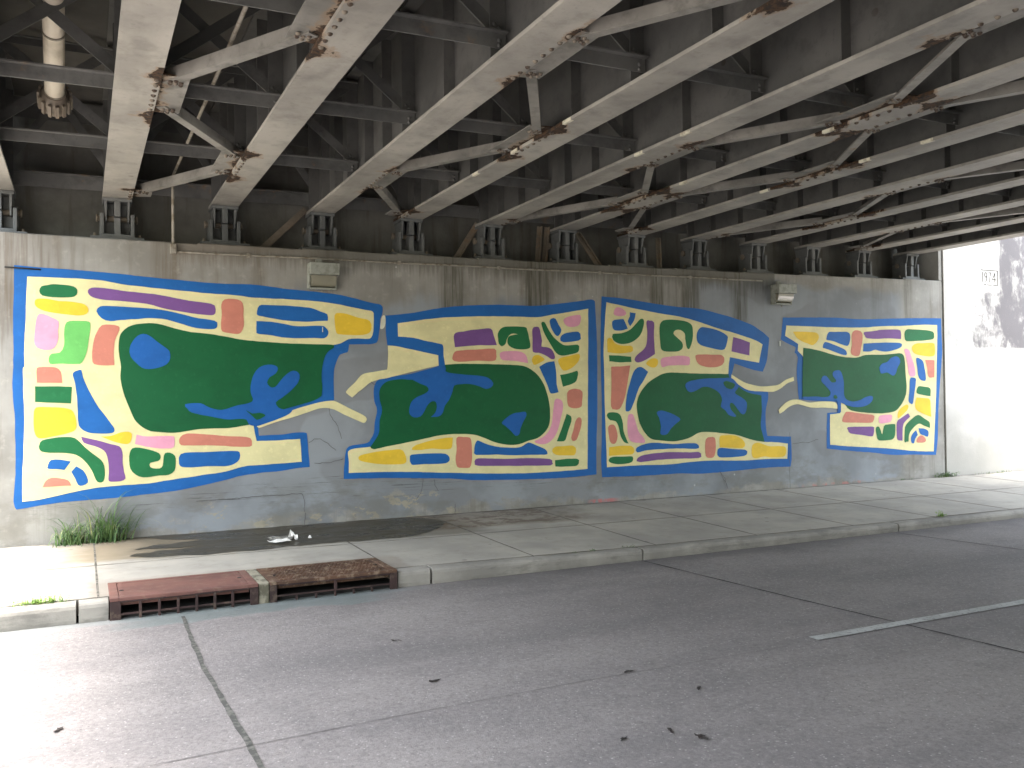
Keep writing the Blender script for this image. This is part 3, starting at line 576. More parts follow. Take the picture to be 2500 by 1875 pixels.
# soil-filled joints, flush with the slabs
m = MB(); rj = lambda w: w * (1 + .5 * random.uniform(-1, 1))
for x in jx[4:-3]:
    if x < -4: continue
    ys = [YC + .16 + k * (YW - YC - .16) / 22 for k in range(23)]; w = [rj(.0085) for _ in ys]
    if x == .115: x0_ = .115
    for k in range(22):
        y0, y1 = ys[k], ys[k + 1]
        m.quad((x - w[k], y0, walk_z(x, y0) + .002), (x + w[k], y0, walk_z(x, y0) + .002), (x + w[k + 1], y1, walk_z(x, y1) + .002), (x - w[k + 1], y1, walk_z(x, y1) + .002))
for yj, wj, xa, xb in ((9.843, .006, -6, 26), (YC + .157, .008, -6, .19), (YC + .157, .008, 2.75, 26)):
    n = int((xb - xa) / .2); w = [rj(wj) for _ in range(n + 1)]
    for k in range(n):
        a = xa + (xb - xa) * k / n; b = xa + (xb - xa) * (k + 1) / n
        m.quad((a, yj - w[k], walk_z(a, yj) + .0035), (b, yj - w[k + 1], walk_z(b, yj) + .0035), (b, yj + w[k + 1], walk_z(b, yj) + .0035), (a, yj + w[k], walk_z(a, yj) + .0035))
struct(m.build('sidewalk_joint', 'soil', fix=False))
# kerb: rounded nose, cast in lengths
m = MB()
def kerb(x0, x1):
    n = max(1, int((x1 - x0) / .5)); prof = lambda x: [(YC + .02, -.05), (YC + .004, .03), (YC, curb_top(x) - .045), (YC + .006, curb_top(x) - .02), (YC + .02, curb_top(x) - .005), (YC + .045, curb_top(x)), (YC + .15, curb_top(x) + .002), (YC + .15, -.05)]
    P0 = None
    for k in range(n + 1):
        x = x0 + (x1 - x0) * k / n; P = [(x, y + .004 * noise.noise((x * .8, 0, 3)), z + .003 * noise.noise((x * 2, z * 3, 0))) for y, z in prof(x)]
        if P0:
            for a in range(len(P) - 1): m.quad(P0[a], P[a], P[a + 1], P0[a + 1])
        else: m.quad(*P)
        P0 = P
    m.quad(*P0)
for a, b in ((-60, -12), (-11.98, -3.05), (-3.03, -.055), (-.035, .19), (2.74, 3.07), (3.095, 5.57), (5.595, 9.59), (9.615, 13.9), (13.92, 18), (18.02, 70)): kerb(a, b)
struct(m.build('kerb', 'kerb'))
# far side of the street
m = MB(); m.box(-60, 70, YB, -2.1, -.05, .15); struct(m.build('far_sidewalk', 'walk'))

# puddle along the wall foot
def blob(pts, amp, freq, seed, n=10):
    out = []
    L = len(pts)
    for i in range(L):
        p0, p1, p2, p3 = [Vector(pts[(i + k) % L]) for k in (-1, 0, 1, 2)]
        for k in range(n):
            t = k / n
            q = .5 * ((2 * p1) + (p2 - p0) * t + (2 * p0 - 5 * p1 + 4 * p2 - p3) * t * t + (3 * p1 - 3 * p2 + p3 - p0) * t ** 3)
            q = q + Vector((noise.fractal((q.x * freq, q.y * freq, seed), 1, 2, 4), noise.fractal((q.x * freq, q.y * freq, seed + 9), 1, 2, 4))) * amp
            out.append(q)
    return out
pts = [(.72, 11.45), (1.6, 11.46), (2.6, 11.46), (3.6, 11.46), (4.12, 11.25), (4.25, 10.9), (4.05, 10.45), (3.6, 10.05), (3.1, 9.99), (2.5, 10.0), (1.9, 9.96), (1.3, 9.92), (.75, 10.05), (.42, 10.22), (.75, 10.38), (1.15, 10.46), (.5, 10.62), (.85, 10.8), (1.2, 10.95), (.9, 11.15)]
bl = blob(pts, .07, 3.6, 4, 14)
bm = bmesh.new(); vs = [bm.verts.new((p.x, min(p.y, 11.465), walk_z(p.x, min(p.y, 11.465)) + .004)) for p in bl]
f = bm.faces.new(vs); bmesh.ops.triangulate(bm, faces=[f]); bmesh.ops.recalc_face_normals(bm, faces=bm.faces)
me = bpy.data.meshes.new('puddle'); bm.to_mesh(me); bm.free(); me.materials.append(MAT['puddle'])
if me.polygons and me.polygons[0].normal.z < 0: me.flip_normals()
o = bpy.data.objects.new('puddle', me); COL.objects.link(o); struct(o)

# ------------------------------------------------------------------ abutment
ab = thing('abutment_wall', 'long concrete abutment wall carrying the four painted panels under the bridge', 'wall', (0, 0, 0))
m = MB()
tops = [(XL - .05, 3.775), (1.3, 3.785), (2.6, 3.80), (3.9, 3.81), (5.1, 3.82), (6.4, 3.83), (7.3, 3.835), (8.55, 3.85), (9.95, 3.86), (11.2, 3.88), (12.5, 3.90), (13.78, 3.925), (14.745, 3.94)]
def wobz(x, z): return z + .006 * noise.fractal((x * 3, 0, 7), 1, 2, 4)
prev = None
for (a, za), (b, zb) in zip(tops, tops[1:]):
    n = int((b - a) / .12) + 1; zr = zb - .012
    for k in range(n):
        x0 = a + (b - a) * k / n; x1 = a + (b - a) * (k + 1) / n
        z0 = wobz(x0, za + (zr - za) * k / n); z1 = wobz(x1, za + (zr - za) * (k + 1) / n)
        m.quad((x0, YW, -.05), (x1, YW, -.05), (x1, YW, z1 - .012), (x0, YW, z0 - .012))
        m.quad((x0, YW, z0 - .012), (x1, YW, z1 - .012), (x1, YW + .012, z1), (x0, YW + .012, z0))
        m.quad((x0, YW + .012, z0), (x1, YW + .012, z1), (x1, 12.3, z1), (x0, 12.3, z0))
m.quad((XL - .05, YW, -.05), (XL - .05, 12.3, -.05), (XL - .05, 12.3, 3.78), (XL - .05, YW, 3.78))
m.build('wall_face', 'wall', ab, fix=False)
CRACKS = [
  [(1.256, 0.595), (1.673, 0.601), (2.013, 0.61), (2.551, 0.613), (2.586, 0.491), (2.573, 0.372)] ,
  [(2.592, 0.359), (2.584, 0.251), (2.598, 0.035)] ,
  [(2.918, 1.715), (2.927, 1.627), (2.96, 1.568)] ,
  [(2.96, 1.568), (3.034, 1.469), (3.043, 1.41), (3.082, 1.311)] ,
  [(2.641, 1.267), (2.718, 1.307), (2.796, 1.31), (2.894, 1.249), (2.952, 1.188), (3.001, 1.151)] ,
  [(2.725, 0.994), (2.911, 0.995), (3.099, 1.032)] ,
  [(3.489, 2.055), (3.523, 2.021), (3.561, 2.009)] ,
  [(10.865, 1.155), (10.846, 0.566), (10.847, 0.355), (10.86, 0.186)] ,
  [(10.91, 0.953), (11.135, 0.973), (11.305, 0.967), (11.449, 1.009), (11.512, 1.011)] ,
  [(9.36, 0.555), (9.422, 0.43), (9.484, 0.366), (9.503, 0.274)] ,
  [(9.346, 0.565), (9.451, 0.454), (9.501, 0.281)] ,
  [(4.212, 0.71), (4.202, 0.607), (4.172, 0.52), (4.105, 0.435)] ,
  [(4.374, 0.701), (4.383, 0.615), (4.439, 0.531)] ,
  [(4.684, 0.344), (4.678, 0.19)] ,
]
for k, pts in enumerate(CRACKS):
    m = MB(); L = []
    for a, b in zip(pts, pts[1:]):
        n = max(1, int((Vector(b) - Vector(a)).length / .03))
        for j in range(n): L.append(Vector(a).lerp(Vector(b), j / n))
    L.append(Vector(pts[-1])); L = [p + Vector((noise.noise((p.x * 20, p.y * 20, k)), noise.noise((p.x * 20, p.y * 20, k + 50)))) * .012 for p in L]
    for j, (a, b) in enumerate(zip(L, L[1:])):
        d = (b - a).normalized(); r = Vector((-d.y, d.x)); w0 = .0028 * (1 + .6 * noise.noise((j * .4, k, 0))); 
        q = [a + r * w0, a - r * w0, b - r * w0, b + r * w0]; m.quad(*[(p.x, YW - .0175, p.y) for p in q])
    m.build('hair_crack', 'crack', ab, fix=False)
rod = MB(); rod.tube([(-.78, YW - .018, 3.374), (-.6, YW - .016, 3.369), (-.42, YW - .006, 3.364)], .009, 8); rod.build('steel_rod', 'gap', ab)
for fx, fz, fw, fh in ((10.673, 2.63, .014, .085), (2.836, 2.71, .01, .065)):
    m = MB(); m.box(fx, fx + fw, YW - .019, YW - .016, fz, fz + fh); m.build('paint_fleck', 'K', ab)
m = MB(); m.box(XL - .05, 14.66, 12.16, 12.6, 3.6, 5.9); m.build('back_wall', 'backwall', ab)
m = MB(); m.box(14.67, 14.745, YW, 12.6, 3.93, 4.52); m.build('end_post', 'wall', ab)
m = MB(); m.box(14.745, 14.795, YW + .02, YW + .2, .05, 5.6); m.build('expansion_joint', 'tar', ab)
# wing wall on the right with its date panel
ww = thing('wing_wall', 'pale weathered wing wall with the cast date 1974 right of the bridge', 'wall')
m = MB(); m.box(14.8, 40, YW - .004, 12.3, -.05, 6.4); m.build('wall_face', 'wing', ww)
dp = MB()
zt, zb_ = 4.2, 3.91; yy = YW - .007
dp.box(15.87, 16.385, yy - .002, yy + .004, zt - .006, zt + .006); dp.box(16.37, 16.385, yy - .002, yy + .004, zb_, zt - .008)
for a, b in ((15.97, 16.03), (16.06, 16.2), (16.24, 16.366)): dp.box(a, b, yy - .002, yy + .004, zb_ - .004, zb_ + .006)
def stroke(pts, w=.014):
    for a, b in zip(pts, pts[1:]):
        d = Vector((b[0] - a[0], b[1] - a[1])).normalized() * w * .5; r = Vector((-d.y, d.x))
        c = [Vector(a) - d + r, Vector(a) - d - r, Vector(b) + d - r, Vector(b) + d + r]
        k = random.random() * .001
        dp.quad(*[(q.x, yy - .001 - k, q.y) for q in c])
stroke([(15.925, 3.97), (15.925, 4.155)])
arc = lambda cx, cz, rx, rz, a0, a1, n=9: [(cx + rx * math.cos(math.radians(a0 + (a1 - a0) * k / n)), cz + rz * math.sin(math.radians(a0 + (a1 - a0) * k / n))) for k in range(n + 1)]
stroke(arc(16.02, 4.105, .034, .045, 0, 360, 12)); stroke([(16.054, 4.105), (16.05, 4.06), (16.035, 4.0), (16.015, 3.965)])
stroke([(16.10, 4.15), (16.175, 4.15), (16.14, 4.06), (16.125, 3.965)])
stroke([(16.29, 3.965), (16.29, 4.15), (16.215, 4.02), (16.32, 4.02)])
dp.build('date_panel', 'gap', ww, fix=False)
# unseen wing wall on the left, sloped low so more sun gets in
wl = thing('wing_wall', 'unseen wing wall left of the bridge, sloped low to let in sun', 'wall')
m = MB(); m.hexa([(-20, YW - .004, -.05), (XL - .055, YW - .004, -.05), (XL - .055, 12.0, -.05), (-20, 12.0, -.05), (-20, YW - .004, 1.0), (XL - .055, YW - .004, 5.4), (XL - .055, 12.0, 5.4), (-20, 12.0, 1.0)]); m.build('wall_face', 'wing', wl)
# opposite abutment
oa = thing('abutment_wall', 'plain concrete abutment wall across the street behind the viewer', 'wall')
m = MB(); m.box(-4, 18, YB - .6, YB, -.05, 4.2); m.box(-4, 18, YB - .9, YB - .6, -.05, 5.5); m.build('wall_face', 'backwall', oa)

# bridge deck
dk = thing('bridge_deck', 'concrete bridge deck slab resting on the steel girders', 'bridge deck')
m = MB(); y0, y1 = YB - .6, 12.15
def slab(x0, x1, dz0, dz1):
    z = lambda x: soff(x) + DEPTH
    m.hexa([(x0, y0, z(x0) + dz0), (x1, y0, z(x1) + dz0), (x1, y1, z(x1) + dz0), (x0, y1, z(x0) + dz0), (x0, y0, z(x0) + dz1), (x1, y0, z(x1) + dz1), (x1, y1, z(x1) + dz1), (x0, y1, z(x0) + dz1)])
slab(XL, XR, .004, .25)
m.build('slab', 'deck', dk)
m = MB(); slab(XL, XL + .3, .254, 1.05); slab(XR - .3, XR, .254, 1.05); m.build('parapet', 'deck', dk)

# ------------------------------------------------------------------ murals
def spline(txt, seed):
    P = []
    for w in txt.split():
        sh = w.endswith('s'); x, z = map(float, w.rstrip('s').split(',')); P.append((Vector((x / 1000, z / 1000)), sh))
    out = []; L = len(P)
    for i in range(L):
        p1, s1 = P[i]; p2, s2 = P[(i + 1) % L]; p0 = P[i - 1][0] if not s1 else p1 * 2 - p2; p3 = P[(i + 2) % L][0] if not s2 else p2 * 2 - p1
        n = max(2, min(14, int((p2 - p1).length / .035)))
        for k in range(n):
            t = k / n
            q = .5 * ((2 * p1) + (p2 - p0) * t + (2 * p0 - 5 * p1 + 4 * p2 - p3) * t * t + (3 * p1 - 3 * p2 + p3 - p0) * t ** 3)
            w = .0035 * noise.fractal((q.x * 7, q.y * 7, seed), 1, 2, 3); w2 = .0035 * noise.fractal((q.x * 7, q.y * 7, seed + 5), 1, 2, 3)
            out.append((q.x + w, q.y + w2))
    return out
CN = {'B': 'blue', 'b': 'deep blue', 'C': 'cream', 'D': 'dark green', 'G': 'green', 'L': 'light green', 'Y': 'yellow', 'P': 'pink', 'S': 'salmon', 'V': 'violet', 'K': 'chalky white'}
LV = {'border': 1, 'ground': 2, 'field': 3, 'figure': 4, 'pond': 4, 'spot': 5, 'stroke': 3, 'patch': 3, 'tick': 1}
ML = {1: 'painted mural panel farthest left, largest, with a round blue pond in its green field', 2: 'painted mural panel second from left with a large cream wedge at its left',
      3: 'painted mural panel third from left with a blue arrowhead shape low in its green field', 4: 'painted mural panel farthest right, small, beside the vertical wall joint'}
for k in PAINT:
    root = thing('mural_panel', ML[k], 'mural', (0, 0, 0), 'mural panels on the abutment')
    for j, (c, n, txt) in enumerate(PAINT[k]):
        pts = spline(txt, k * 10 + j); y = YW - .003 * LV[n]
        bm = bmesh.new(); vs = [bm.verts.new((x, y, z)) for x, z in pts]; f = bm.faces.new(vs); f.normal_update()
        if f.normal.y > 0: f.normal_flip()
        bmesh.ops.triangulate(bm, faces=[f], ngon_method='EAR_CLIP')
        nm = {'border': 'border', 'ground': 'background', 'field': 'green_field', 'figure': 'blue_figure', 'pond': 'blue_pond', 'spot': 'green_spot', 'stroke': 'cream_stroke', 'patch': 'colour_patch', 'tick': 'chalk_mark'}[n]
        me = bpy.data.meshes.new(nm); bm.to_mesh(me); bm.free(); me.materials.append(MAT[c])
        o = bpy.data.objects.new(nm, me); COL.objects.link(o); o.parent = root
        if n == 'patch': o['label'] = CN[c] + ' patch'
# ------------------------------------------------------------------ steelwork
# lateral bracing: (bay, y of gusset centres), 1 = on the left girder of the bay
BR = {1: [(0, 5.7), (1, 7.7), (0, 9.7), (1, 11.55)], 3: [(1, 5.75), (0, 7.8), (1, 9.78), (0, 11.6)], 5: [(1, 3.8), (0, 5.75), (1, 7.7), (0, 9.7), (1, 11.6)],
      6: [(0, 3.8), (1, 5.75), (0, 7.7), (1, 9.7), (0, 11.6)], 8: [(1, 3.8), (0, 5.7), (1, 7.7), (0, 9.7), (1, 11.6)], 10: [(0, 5.7), (1, 7.7), (0, 9.7), (1, 11.6)]}
BR = {b: [(1 - s if b in (1,) else s, y) for s, y in v] for b, v in BR.items()}
# side 0 = left girder of the bay, 1 = right girder
SIDE = {1: [(1, 5.7), (0, 7.7), (1, 9.72), (0, 11.5)], 3: [(1, 3.8), (0, 5.72), (1, 7.8), (0, 9.78), (1, 11.6)], 5: [(0, 3.8), (1, 5.8), (0, 7.7), (1, 9.65), (0, 11.6)],
        6: [(1, 3.8), (0, 5.8), (1, 7.7), (0, 9.65), (1, 11.6)], 8: [(1, 5.7), (0, 7.7), (1, 9.75), (0, 11.5)], 10: [(1, 3.8), (0, 5.7), (1, 7.7), (0, 9.95), (1, 11.6)]}
SIDE[8] = [(1, 5.9), (0, 7.75), (1, 9.75), (0, 11.5)]
SIDE[10] = [(1, 7.7), (0, 9.75), (1, 11.6)]
SIDE[10] = [(0, 5.7), (1, 7.7), (0, 9.75), (1, 11.6)]
gus = {i: [] for i in range(13)}      # girder -> list of (side of girder, y, half length)
for b, L in SIDE.items():
    for s, y in L:
        hl = .5 if y < 11.3 else .26
        gus[b + s].append((1 if s == 0 else -1, y, hl))
RUSTY = {1: .75, 2: .8, 3: .55, 4: .85, 5: .7, 6: 1.0, 7: .95, 8: .6, 9: .8, 10: .55, 11: .7}
HF = .165
STIFF = [5.0, 6.0, 7.02, 8.03, 8.74, 9.38, 9.98, 10.65, 11.3]
FG = 'steel girders under the deck'
def girder(i):
    X = GX[i]; z0 = soff(X); root = thing('steel_girder', '', 'girder', (X, 0, 0), FG)
    def rust(p):
        r = .02
        for sd, y, hl in gus[i]:
            d = abs(p.y - y) / (hl + .1) + .16 * noise.noise((p.x * 14, p.y * 5, i)); q = (p.x * sd) + .06 * noise.noise((p.x * 9, p.y * 9, i + 7))          # local x towards the plate
            if d < 1.35:
                e = RUSTY.get(i, .5) * (max(0, 1 - abs(abs(d) - .86) * 2.4) * (.74 + .5 * max(-.6, q / HF)) + .62 * max(0, q / HF) ** 2)
                r = max(r, e)
        if p.y > 11.3: r = max(r, .22)
        return r
    # bottom flange, gridded so that rust can follow the bolted plates
    m = MB(); ys = [YB - .3 + k * (9.3 / 12) for k in range(12)] + [3.8 + k * .06 for k in range(int((12.06 - 3.8) / .06) + 1)]; xs = [-HF, -.13, -.08, -.03, .03, .08, .13, HF]
    for zz, rev in ((z0, 0), (z0 + .032, 1)):
        base = len(m.v)
        for y in ys:
            for x in xs: m.v.append((x, y, zz))
        nx = len(xs)
        for a in range(len(ys) - 1):
            for b in range(nx - 1):
                q = [base + a * nx + b, base + a * nx + b + 1, base + (a + 1) * nx + b + 1, base + (a + 1) * nx + b]
                m.f.append(tuple(q if rev else q[::-1])); m.sm.append(False)
    nv = len(ys) * len(xs); nx = len(xs)
    for a in range(len(ys) - 1):
        for c, rv in ((0, 0), (nx - 1, 1)):
            q = [a * nx + c, (a + 1) * nx + c, nv + (a + 1) * nx + c, nv + a * nx + c]; m.f.append(tuple(q[::-1] if rv else q)); m.sm.append(False)
    q = (len(ys) - 1) * nx; m.f.append((q, q + nx - 1, nv + q + nx - 1, nv + q)); m.sm.append(False)
    m.build('bottom_flange', 'steel', root, attr=rust, fix=False)
    m = MB()
    ysw = [YB - .3, 0, 3.5] + [4 + .5 * k for k in range(17)]
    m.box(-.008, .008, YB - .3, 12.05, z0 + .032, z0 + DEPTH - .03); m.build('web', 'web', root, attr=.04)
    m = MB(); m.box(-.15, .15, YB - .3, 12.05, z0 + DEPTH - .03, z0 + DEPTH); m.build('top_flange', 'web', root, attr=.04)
    for y in STIFF:
        w = .14 if y in (6.0, 8.03, 9.98) else .11
        m = MB(); m.box(-w, -.008, y - .006, y + .006, z0 + .032, z0 + DEPTH - .03); m.box(.008, w, y - .006, y + .006, z0 + .032, z0 + DEPTH - .03)
        if y in (6.0, 8.03, 9.98):      # bolts of the cross frames
            for sx in (-1, 1):
                for k in range(3): m.dome((sx * .105, y - .006, z0 + .2 + .06 * k), .017, .016, (0, -1, 0), 6); m.dome((sx * .065, y - .006, z0 + .17 + .06 * k), .017, .016, (0, -1, 0), 6)
        m.build('stiffener', 'web', root, attr=.1)
    m = MB(); m.box(-.15, -.008, 11.84, 11.862, z0 + .032, z0 + DEPTH - .03); m.box(.008, .15, 11.84, 11.862, z0 + .032, z0 + DEPTH - .03); m.build('bearing_stiffener', 'web', root, attr=.3)
    # gusset plates bolted on the flange edge
    for sd, y, hl in gus[i]:
        m = MB(); g0 = (HF - .07) * sd; g1 = (HF + .21) * sd; zz = z0 + .033
        c = [(g0, y - hl), (g1, y - hl * .93), (g1, y + hl * .93), (g0, y + hl)]
        if hl < .4: c = [(g0, y - hl), (g1, y - hl * .4), (g1, y + hl * .6), (g0, y + hl)]
        if sd < 0: c = c[::-1]
        cA, cB, cC, cD = [Vector(t) for t in c]; NU, NV = 5, 14
        def gp(u, v): return (cA.lerp(cB, u)).lerp(cD.lerp(cC, u), v)
        for a in range(NU):
            for b in range(NV):
                q = [gp(a / NU, b / NV), gp((a + 1) / NU, b / NV), gp((a + 1) / NU, (b + 1) / NV), gp(a / NU, (b + 1) / NV)]
                m.quad(*[(t.x, t.y, zz) for t in q[::-1]])
        m.hexa([(a, b, zz + .0008) for a, b in c] + [(a, b, zz + .013) for a, b in c])
        bt = MB()
        n = int(hl * 2 / .115)
        for k in range(n):
            yy = y - hl + .06 + k * (2 * hl - .12) / max(1, n - 1)
            bt.dome(((HF - .034) * sd, yy, z0 + .001), .021, .019, (0, 0, -1), 8)
        for e in (-1, 1):
            if hl < .4 and e > 0: continue
            ce = y + e * (hl - .11)
            for a, b in ((.05, .0), (.05, .055), (.09, -.02), (.09, .04), (.13, .015), (.13, .07)):
                bt.dome((sd * (HF + a + .02), ce - e * b * .9, zz - .0095 if abs(b) > -1 else zz), .019, .02, (0, 0, -1), 8)
        m.build('gusset_plate', 'brace', root, fix=False, extra=(bt, 'bolt'), attr=lambda p: .12 + RUSTY.get(i, .5) * (.45 * max(0, 1 - abs(abs(p.y - y) - hl * .85) * 4) * (.6 + .4 * noise.noise((p.y * 2, i, 0))) + .85 * max(0, 1 - (abs(p.x) - HF) * 6.5)))
    return root
girders = []
GL = ['leftmost steel girder, bright underside cut off by the left edge of the photo', 'second girder from the left, wide bright underside with a bolted plate on its right edge',
      'third girder from the left, with rusty bolted plates on its left edge near the pipe']
for i in range(13):
    r = girder(i); girders.append(r)
    r['label'] = GL[i] if i < 3 else ('outermost right-hand girder next to the daylight and the wing wall' if i == 12 else 'painted steel girder, %s from the left, with %s' % (ordn(i), 'rusted plates bolted along its edge' if gus[i] else 'no plates on its edges'))

# bearings
def bearing():
    root = thing('bridge_bearing', '', 'bearing', (0, 11.88, 0), 'cast bearings on the abutment seat')
    y0, y1 = -.17, .15; H = .46
    m = MB(); m.box(-.3, .3, -.2, .18, 0, .04); m.build('base_plate', 'bear', root, attr=.15, bevel=.004)
    m = MB()      # lower casting: three ribs on a foot, joined by a thin back plate
    m.box(-.19, .19, y0, y1, .0405, .07)
    for a, b in ((-.19, -.15), (-.035, .035), (.15, .19)): m.box(a, b, y0 + .01, y1 - .01, .07, .25 if a == -.035 else .29)
    m.box(-.15, -.035, .0, .03, .07, .22); m.box(.035, .15, .0, .03, .07, .22)
    for sx in (-1, 1):
        m.hexa([(sx * .19 - .004, y0 + .03, .07), (sx * .19 + .004, y0 + .03, .07), (sx * .19 + .004, y1 - .03, .07), (sx * .19 - .004, y1 - .03, .07),
                (sx * .19 - .004, y0 + .07, .31), (sx * .19 + .004, y0 + .07, .31), (sx * .19 + .004, y1 - .07, .31), (sx * .19 - .004, y1 - .07, .31)])
    m.build('lower_casting', 'bear', root, attr=.08, bevel=.006)
    m = MB()      # upper casting: hangs from the sole plate, legs taper
    m.box(-.165, .165, y0 - .01, y1, H - .035, H)
    for a, b in ((-.145, -.115), (.115, .145)):
        m.hexa([(a + (.012 if a < 0 else 0), y0 + .05, .21), (b - (0 if a < 0 else .012), y0 + .05, .21), (b - (0 if a < 0 else .012), y1 - .05, .21), (a + (.012 if a < 0 else 0), y1 - .05, .21), (a, y0, H - .035), (b, y0, H - .035), (b, y1, H - .035), (a, y1, H - .035)])
    m.box(-.035, .035, y0, y1 - .01, .262, H - .035)
    m.box(-.115, -.035, .0, .03, .29, H - .035); m.box(.035, .115, .0, .03, .29, H - .035)
    m.build('upper_casting', 'bear', root, attr=.08, bevel=.006)
    m = MB(); m.tube([(-.225, 0, .258), (.225, 0, .258)], .03, 12); m.tube([(-.235, 0, .258), (-.215, 0, .258)], .045, 6); m.tube([(.215, 0, .258), (.235, 0, .258)], .045, 6); m.build('pin', 'rustplate', root, attr=-.1)
    for sx in (-1, 1):
        m = MB(); m.tube([(sx * .25, -.08, .04), (sx * .25, -.08, .085)], .014, 8); m.tube([(sx * .25, -.08, .041), (sx * .25, -.08, .062)], .026, 6); m.build('anchor_bolt', 'rustplate', root, attr=-.1)
    return root
b0 = bearing(); seat = [3.78, 3.79, 3.80, 3.805, 3.82, 3.83, 3.835, 3.85, 3.87, 3.885, 3.905, 3.925, 3.94]
for i in range(13):
    b = b0 if i == 0 else clone(b0)
    s = (soff(GX[i]) - seat[i] - .004) / .46
    b.location = (GX[i], 11.88, seat[i] + .002); b.scale = (1, 1, s)
    b['label'] = 'cast steel bearing under the %s' % ('leftmost girder' if i == 0 else 'outermost right girder beside the wing wall' if i == 12 else ordn(i) + ' girder from the left')

# cross frames between girders
def angle_bar(m, a, b, w, t, back, up=(0, 0, 1)):
    """L section: vertical leg w high facing -y and a flat leg at the top towards -y"""
    m.obox(a, b, t, w, up, 0, 0)
    a, b = Vector(a), Vector(b); d = (b - a).normalized(); r = d.cross(Vector(up)).normalized(); u = r.cross(d)
    off = r * (back * .5) + u * (w - t) if r.y < 0 else -r * (back * .5) + u * (w - t)
    m.obox(a + off, b + off, back, t, up, 0, 0)
def frame(endf=False):
    root = thing('cross_frame', '', 'cross frame', (0, 0, 0), 'cross frames between the girders')
    w = 1.26; a, b = .03, w - .03
    if not endf:
        m = MB(); angle_bar(m, (a, -.02, .12), (b, -.02, .12 + .01 * w), .12, .012, .06)
        for x in (.09, w - .09): m.dome((x, -.028, .19), .017, .016, (0, -1, 0), 6); m.dome((x, -.028, .15), .017, .016, (0, -1, 0), 6)
        m.build('bottom_strut', 'strut', root, attr=lambda p: .05 + .4 * max(0, 1 - min(p.x, w - p.x) * 5))
        m = MB(); angle_bar(m, (a, -.02, DEPTH - .16), (b, -.02, DEPTH - .16), .08, .01, .05); m.build('top_strut', 'web', root, attr=.05)
        for s in (0, 1):
            m = MB(); p, q = ((.06, .02 + s * .03, .22), (w - .06, .02 + s * .03, DEPTH - .12)); 
            if s: p, q = (w - .06, p[1], p[2]), (.06, q[1], q[2])
            m.obox(p, q, .012, .1); m.build('diagonal', 'strut' if s else 'web', root, attr=.12 if s else .02)
    else:
        m = MB(); angle_bar(m, (a, .02, .12), (b, .02, .12 + .01 * w), .17, .012, .07)
        for x in (.09, w - .1): m.dome((x, .012, .25), .018, .016, (0, -1, 0), 6); m.dome((x + .02, .012, .18), .018, .016, (0, -1, 0), 6)
        m.build('end_beam', 'strut', root, attr=lambda p: .06 + .45 * max(0, 1 - min(p.x, w - p.x) * 5))
        m = MB(); m.obox((.06, .03, .3), (w * .5, .03, DEPTH - .12), .012, .09); m.build('diagonal', 'strut', root, attr=.12)
        m = MB(); m.obox((w - .06, .03, .3), (w * .5, .044, DEPTH - .12), .012, .09); m.build('diagonal', 'strut', root, attr=.12)
        m = MB(); m.box(.0, w, .055, .067, DEPTH - .3, DEPTH - .06); m.build('top_strut', 'web', root, attr=.05)
    return root
fa, fe = frame(), frame(True); usedA = usedE = False
for i in range(12):
    for y in (3.95, 5.97, 8.0, 9.95, 11.93):
        if y == 3.95 and i < 5: continue
        e = y > 11; src = fe if e else fa
        first = (e and not usedE) or (not e and not usedA)
        r = src if first else clone(src)
        if e: usedE = True
        else: usedA = True
        r.location = (GX[i], y, soff(GX[i]))
        row = {3.95: 'fourth', 5.97: 'third', 8.0: 'second', 9.95: 'first', 11.93: ''}[y]
        r['label'] = ('end frame over the bearings between %s and %s girder from the left' % (ordn(i), ordn(i + 1))) if e else ('crossed frame between %s and %s girder from the left, %s row from wall' % (ordn(i), ordn(i + 1), row))
# lateral braces: light angle bars zigzagging between the plates
def brace_angle(m, a, b):
    m.obox(a, b, .085, .01); a, b = Vector(a), Vector(b); d = (b - a).normalized(); r = d.cross(Vector((0, 0, 1)))
    r = r if r.y < 0 else -r
    o = r * .0385; m.obox(a + o, b + o, .009, .085, lift=.011)
for b, L in SIDE.items():
    for k, ((s0, ya), (s1, yb)) in enumerate(zip(L, L[1:])):
        ha = .5 if ya < 11.3 else .26; hb = .5 if yb < 11.3 else .2
        xa = GX[b + s0] + (1 if s0 == 0 else -1) * (HF + .05); xb = GX[b + s1] + (1 if s1 == 0 else -1) * (HF + .05)
        A = Vector((xa, ya + ha - .2, soff(xa) + .021)); Bq = Vector((xb, yb - hb + .2, soff(xb) + .021))
        m = MB(); brace_angle(m, A, Bq)
        o = m.build('lateral_brace', 'brace', attr=lambda p: .08 + .32 * max(0, 1 - min((p - A).length, (p - Bq).length) * 3) * RUSTY.get(b, .5))
        tag(o, 'slanting brace bar between %s and %s girder from left, %s from wall' % (ordn(b), ordn(b + 1), ordn(len(L) - 2 - k)), 'brace', 'zigzag brace bars under the girders')
# loose chips of pale paint on flange edges
for i, yy in ((4, (9.1, 8.1, 7.0)), (5, (7.7, 6.9)), (6, (6.3, 8.6)), (7, (7.0, 6.2, 8.6))):
    for y in yy:
        m = MB(); m.box(-HF - .004, -HF + .03, y - .07, y + .08, soff(GX[i]) - .003, soff(GX[i]) + .028); o = m.build('paint_flake', 'chip', girders[i])
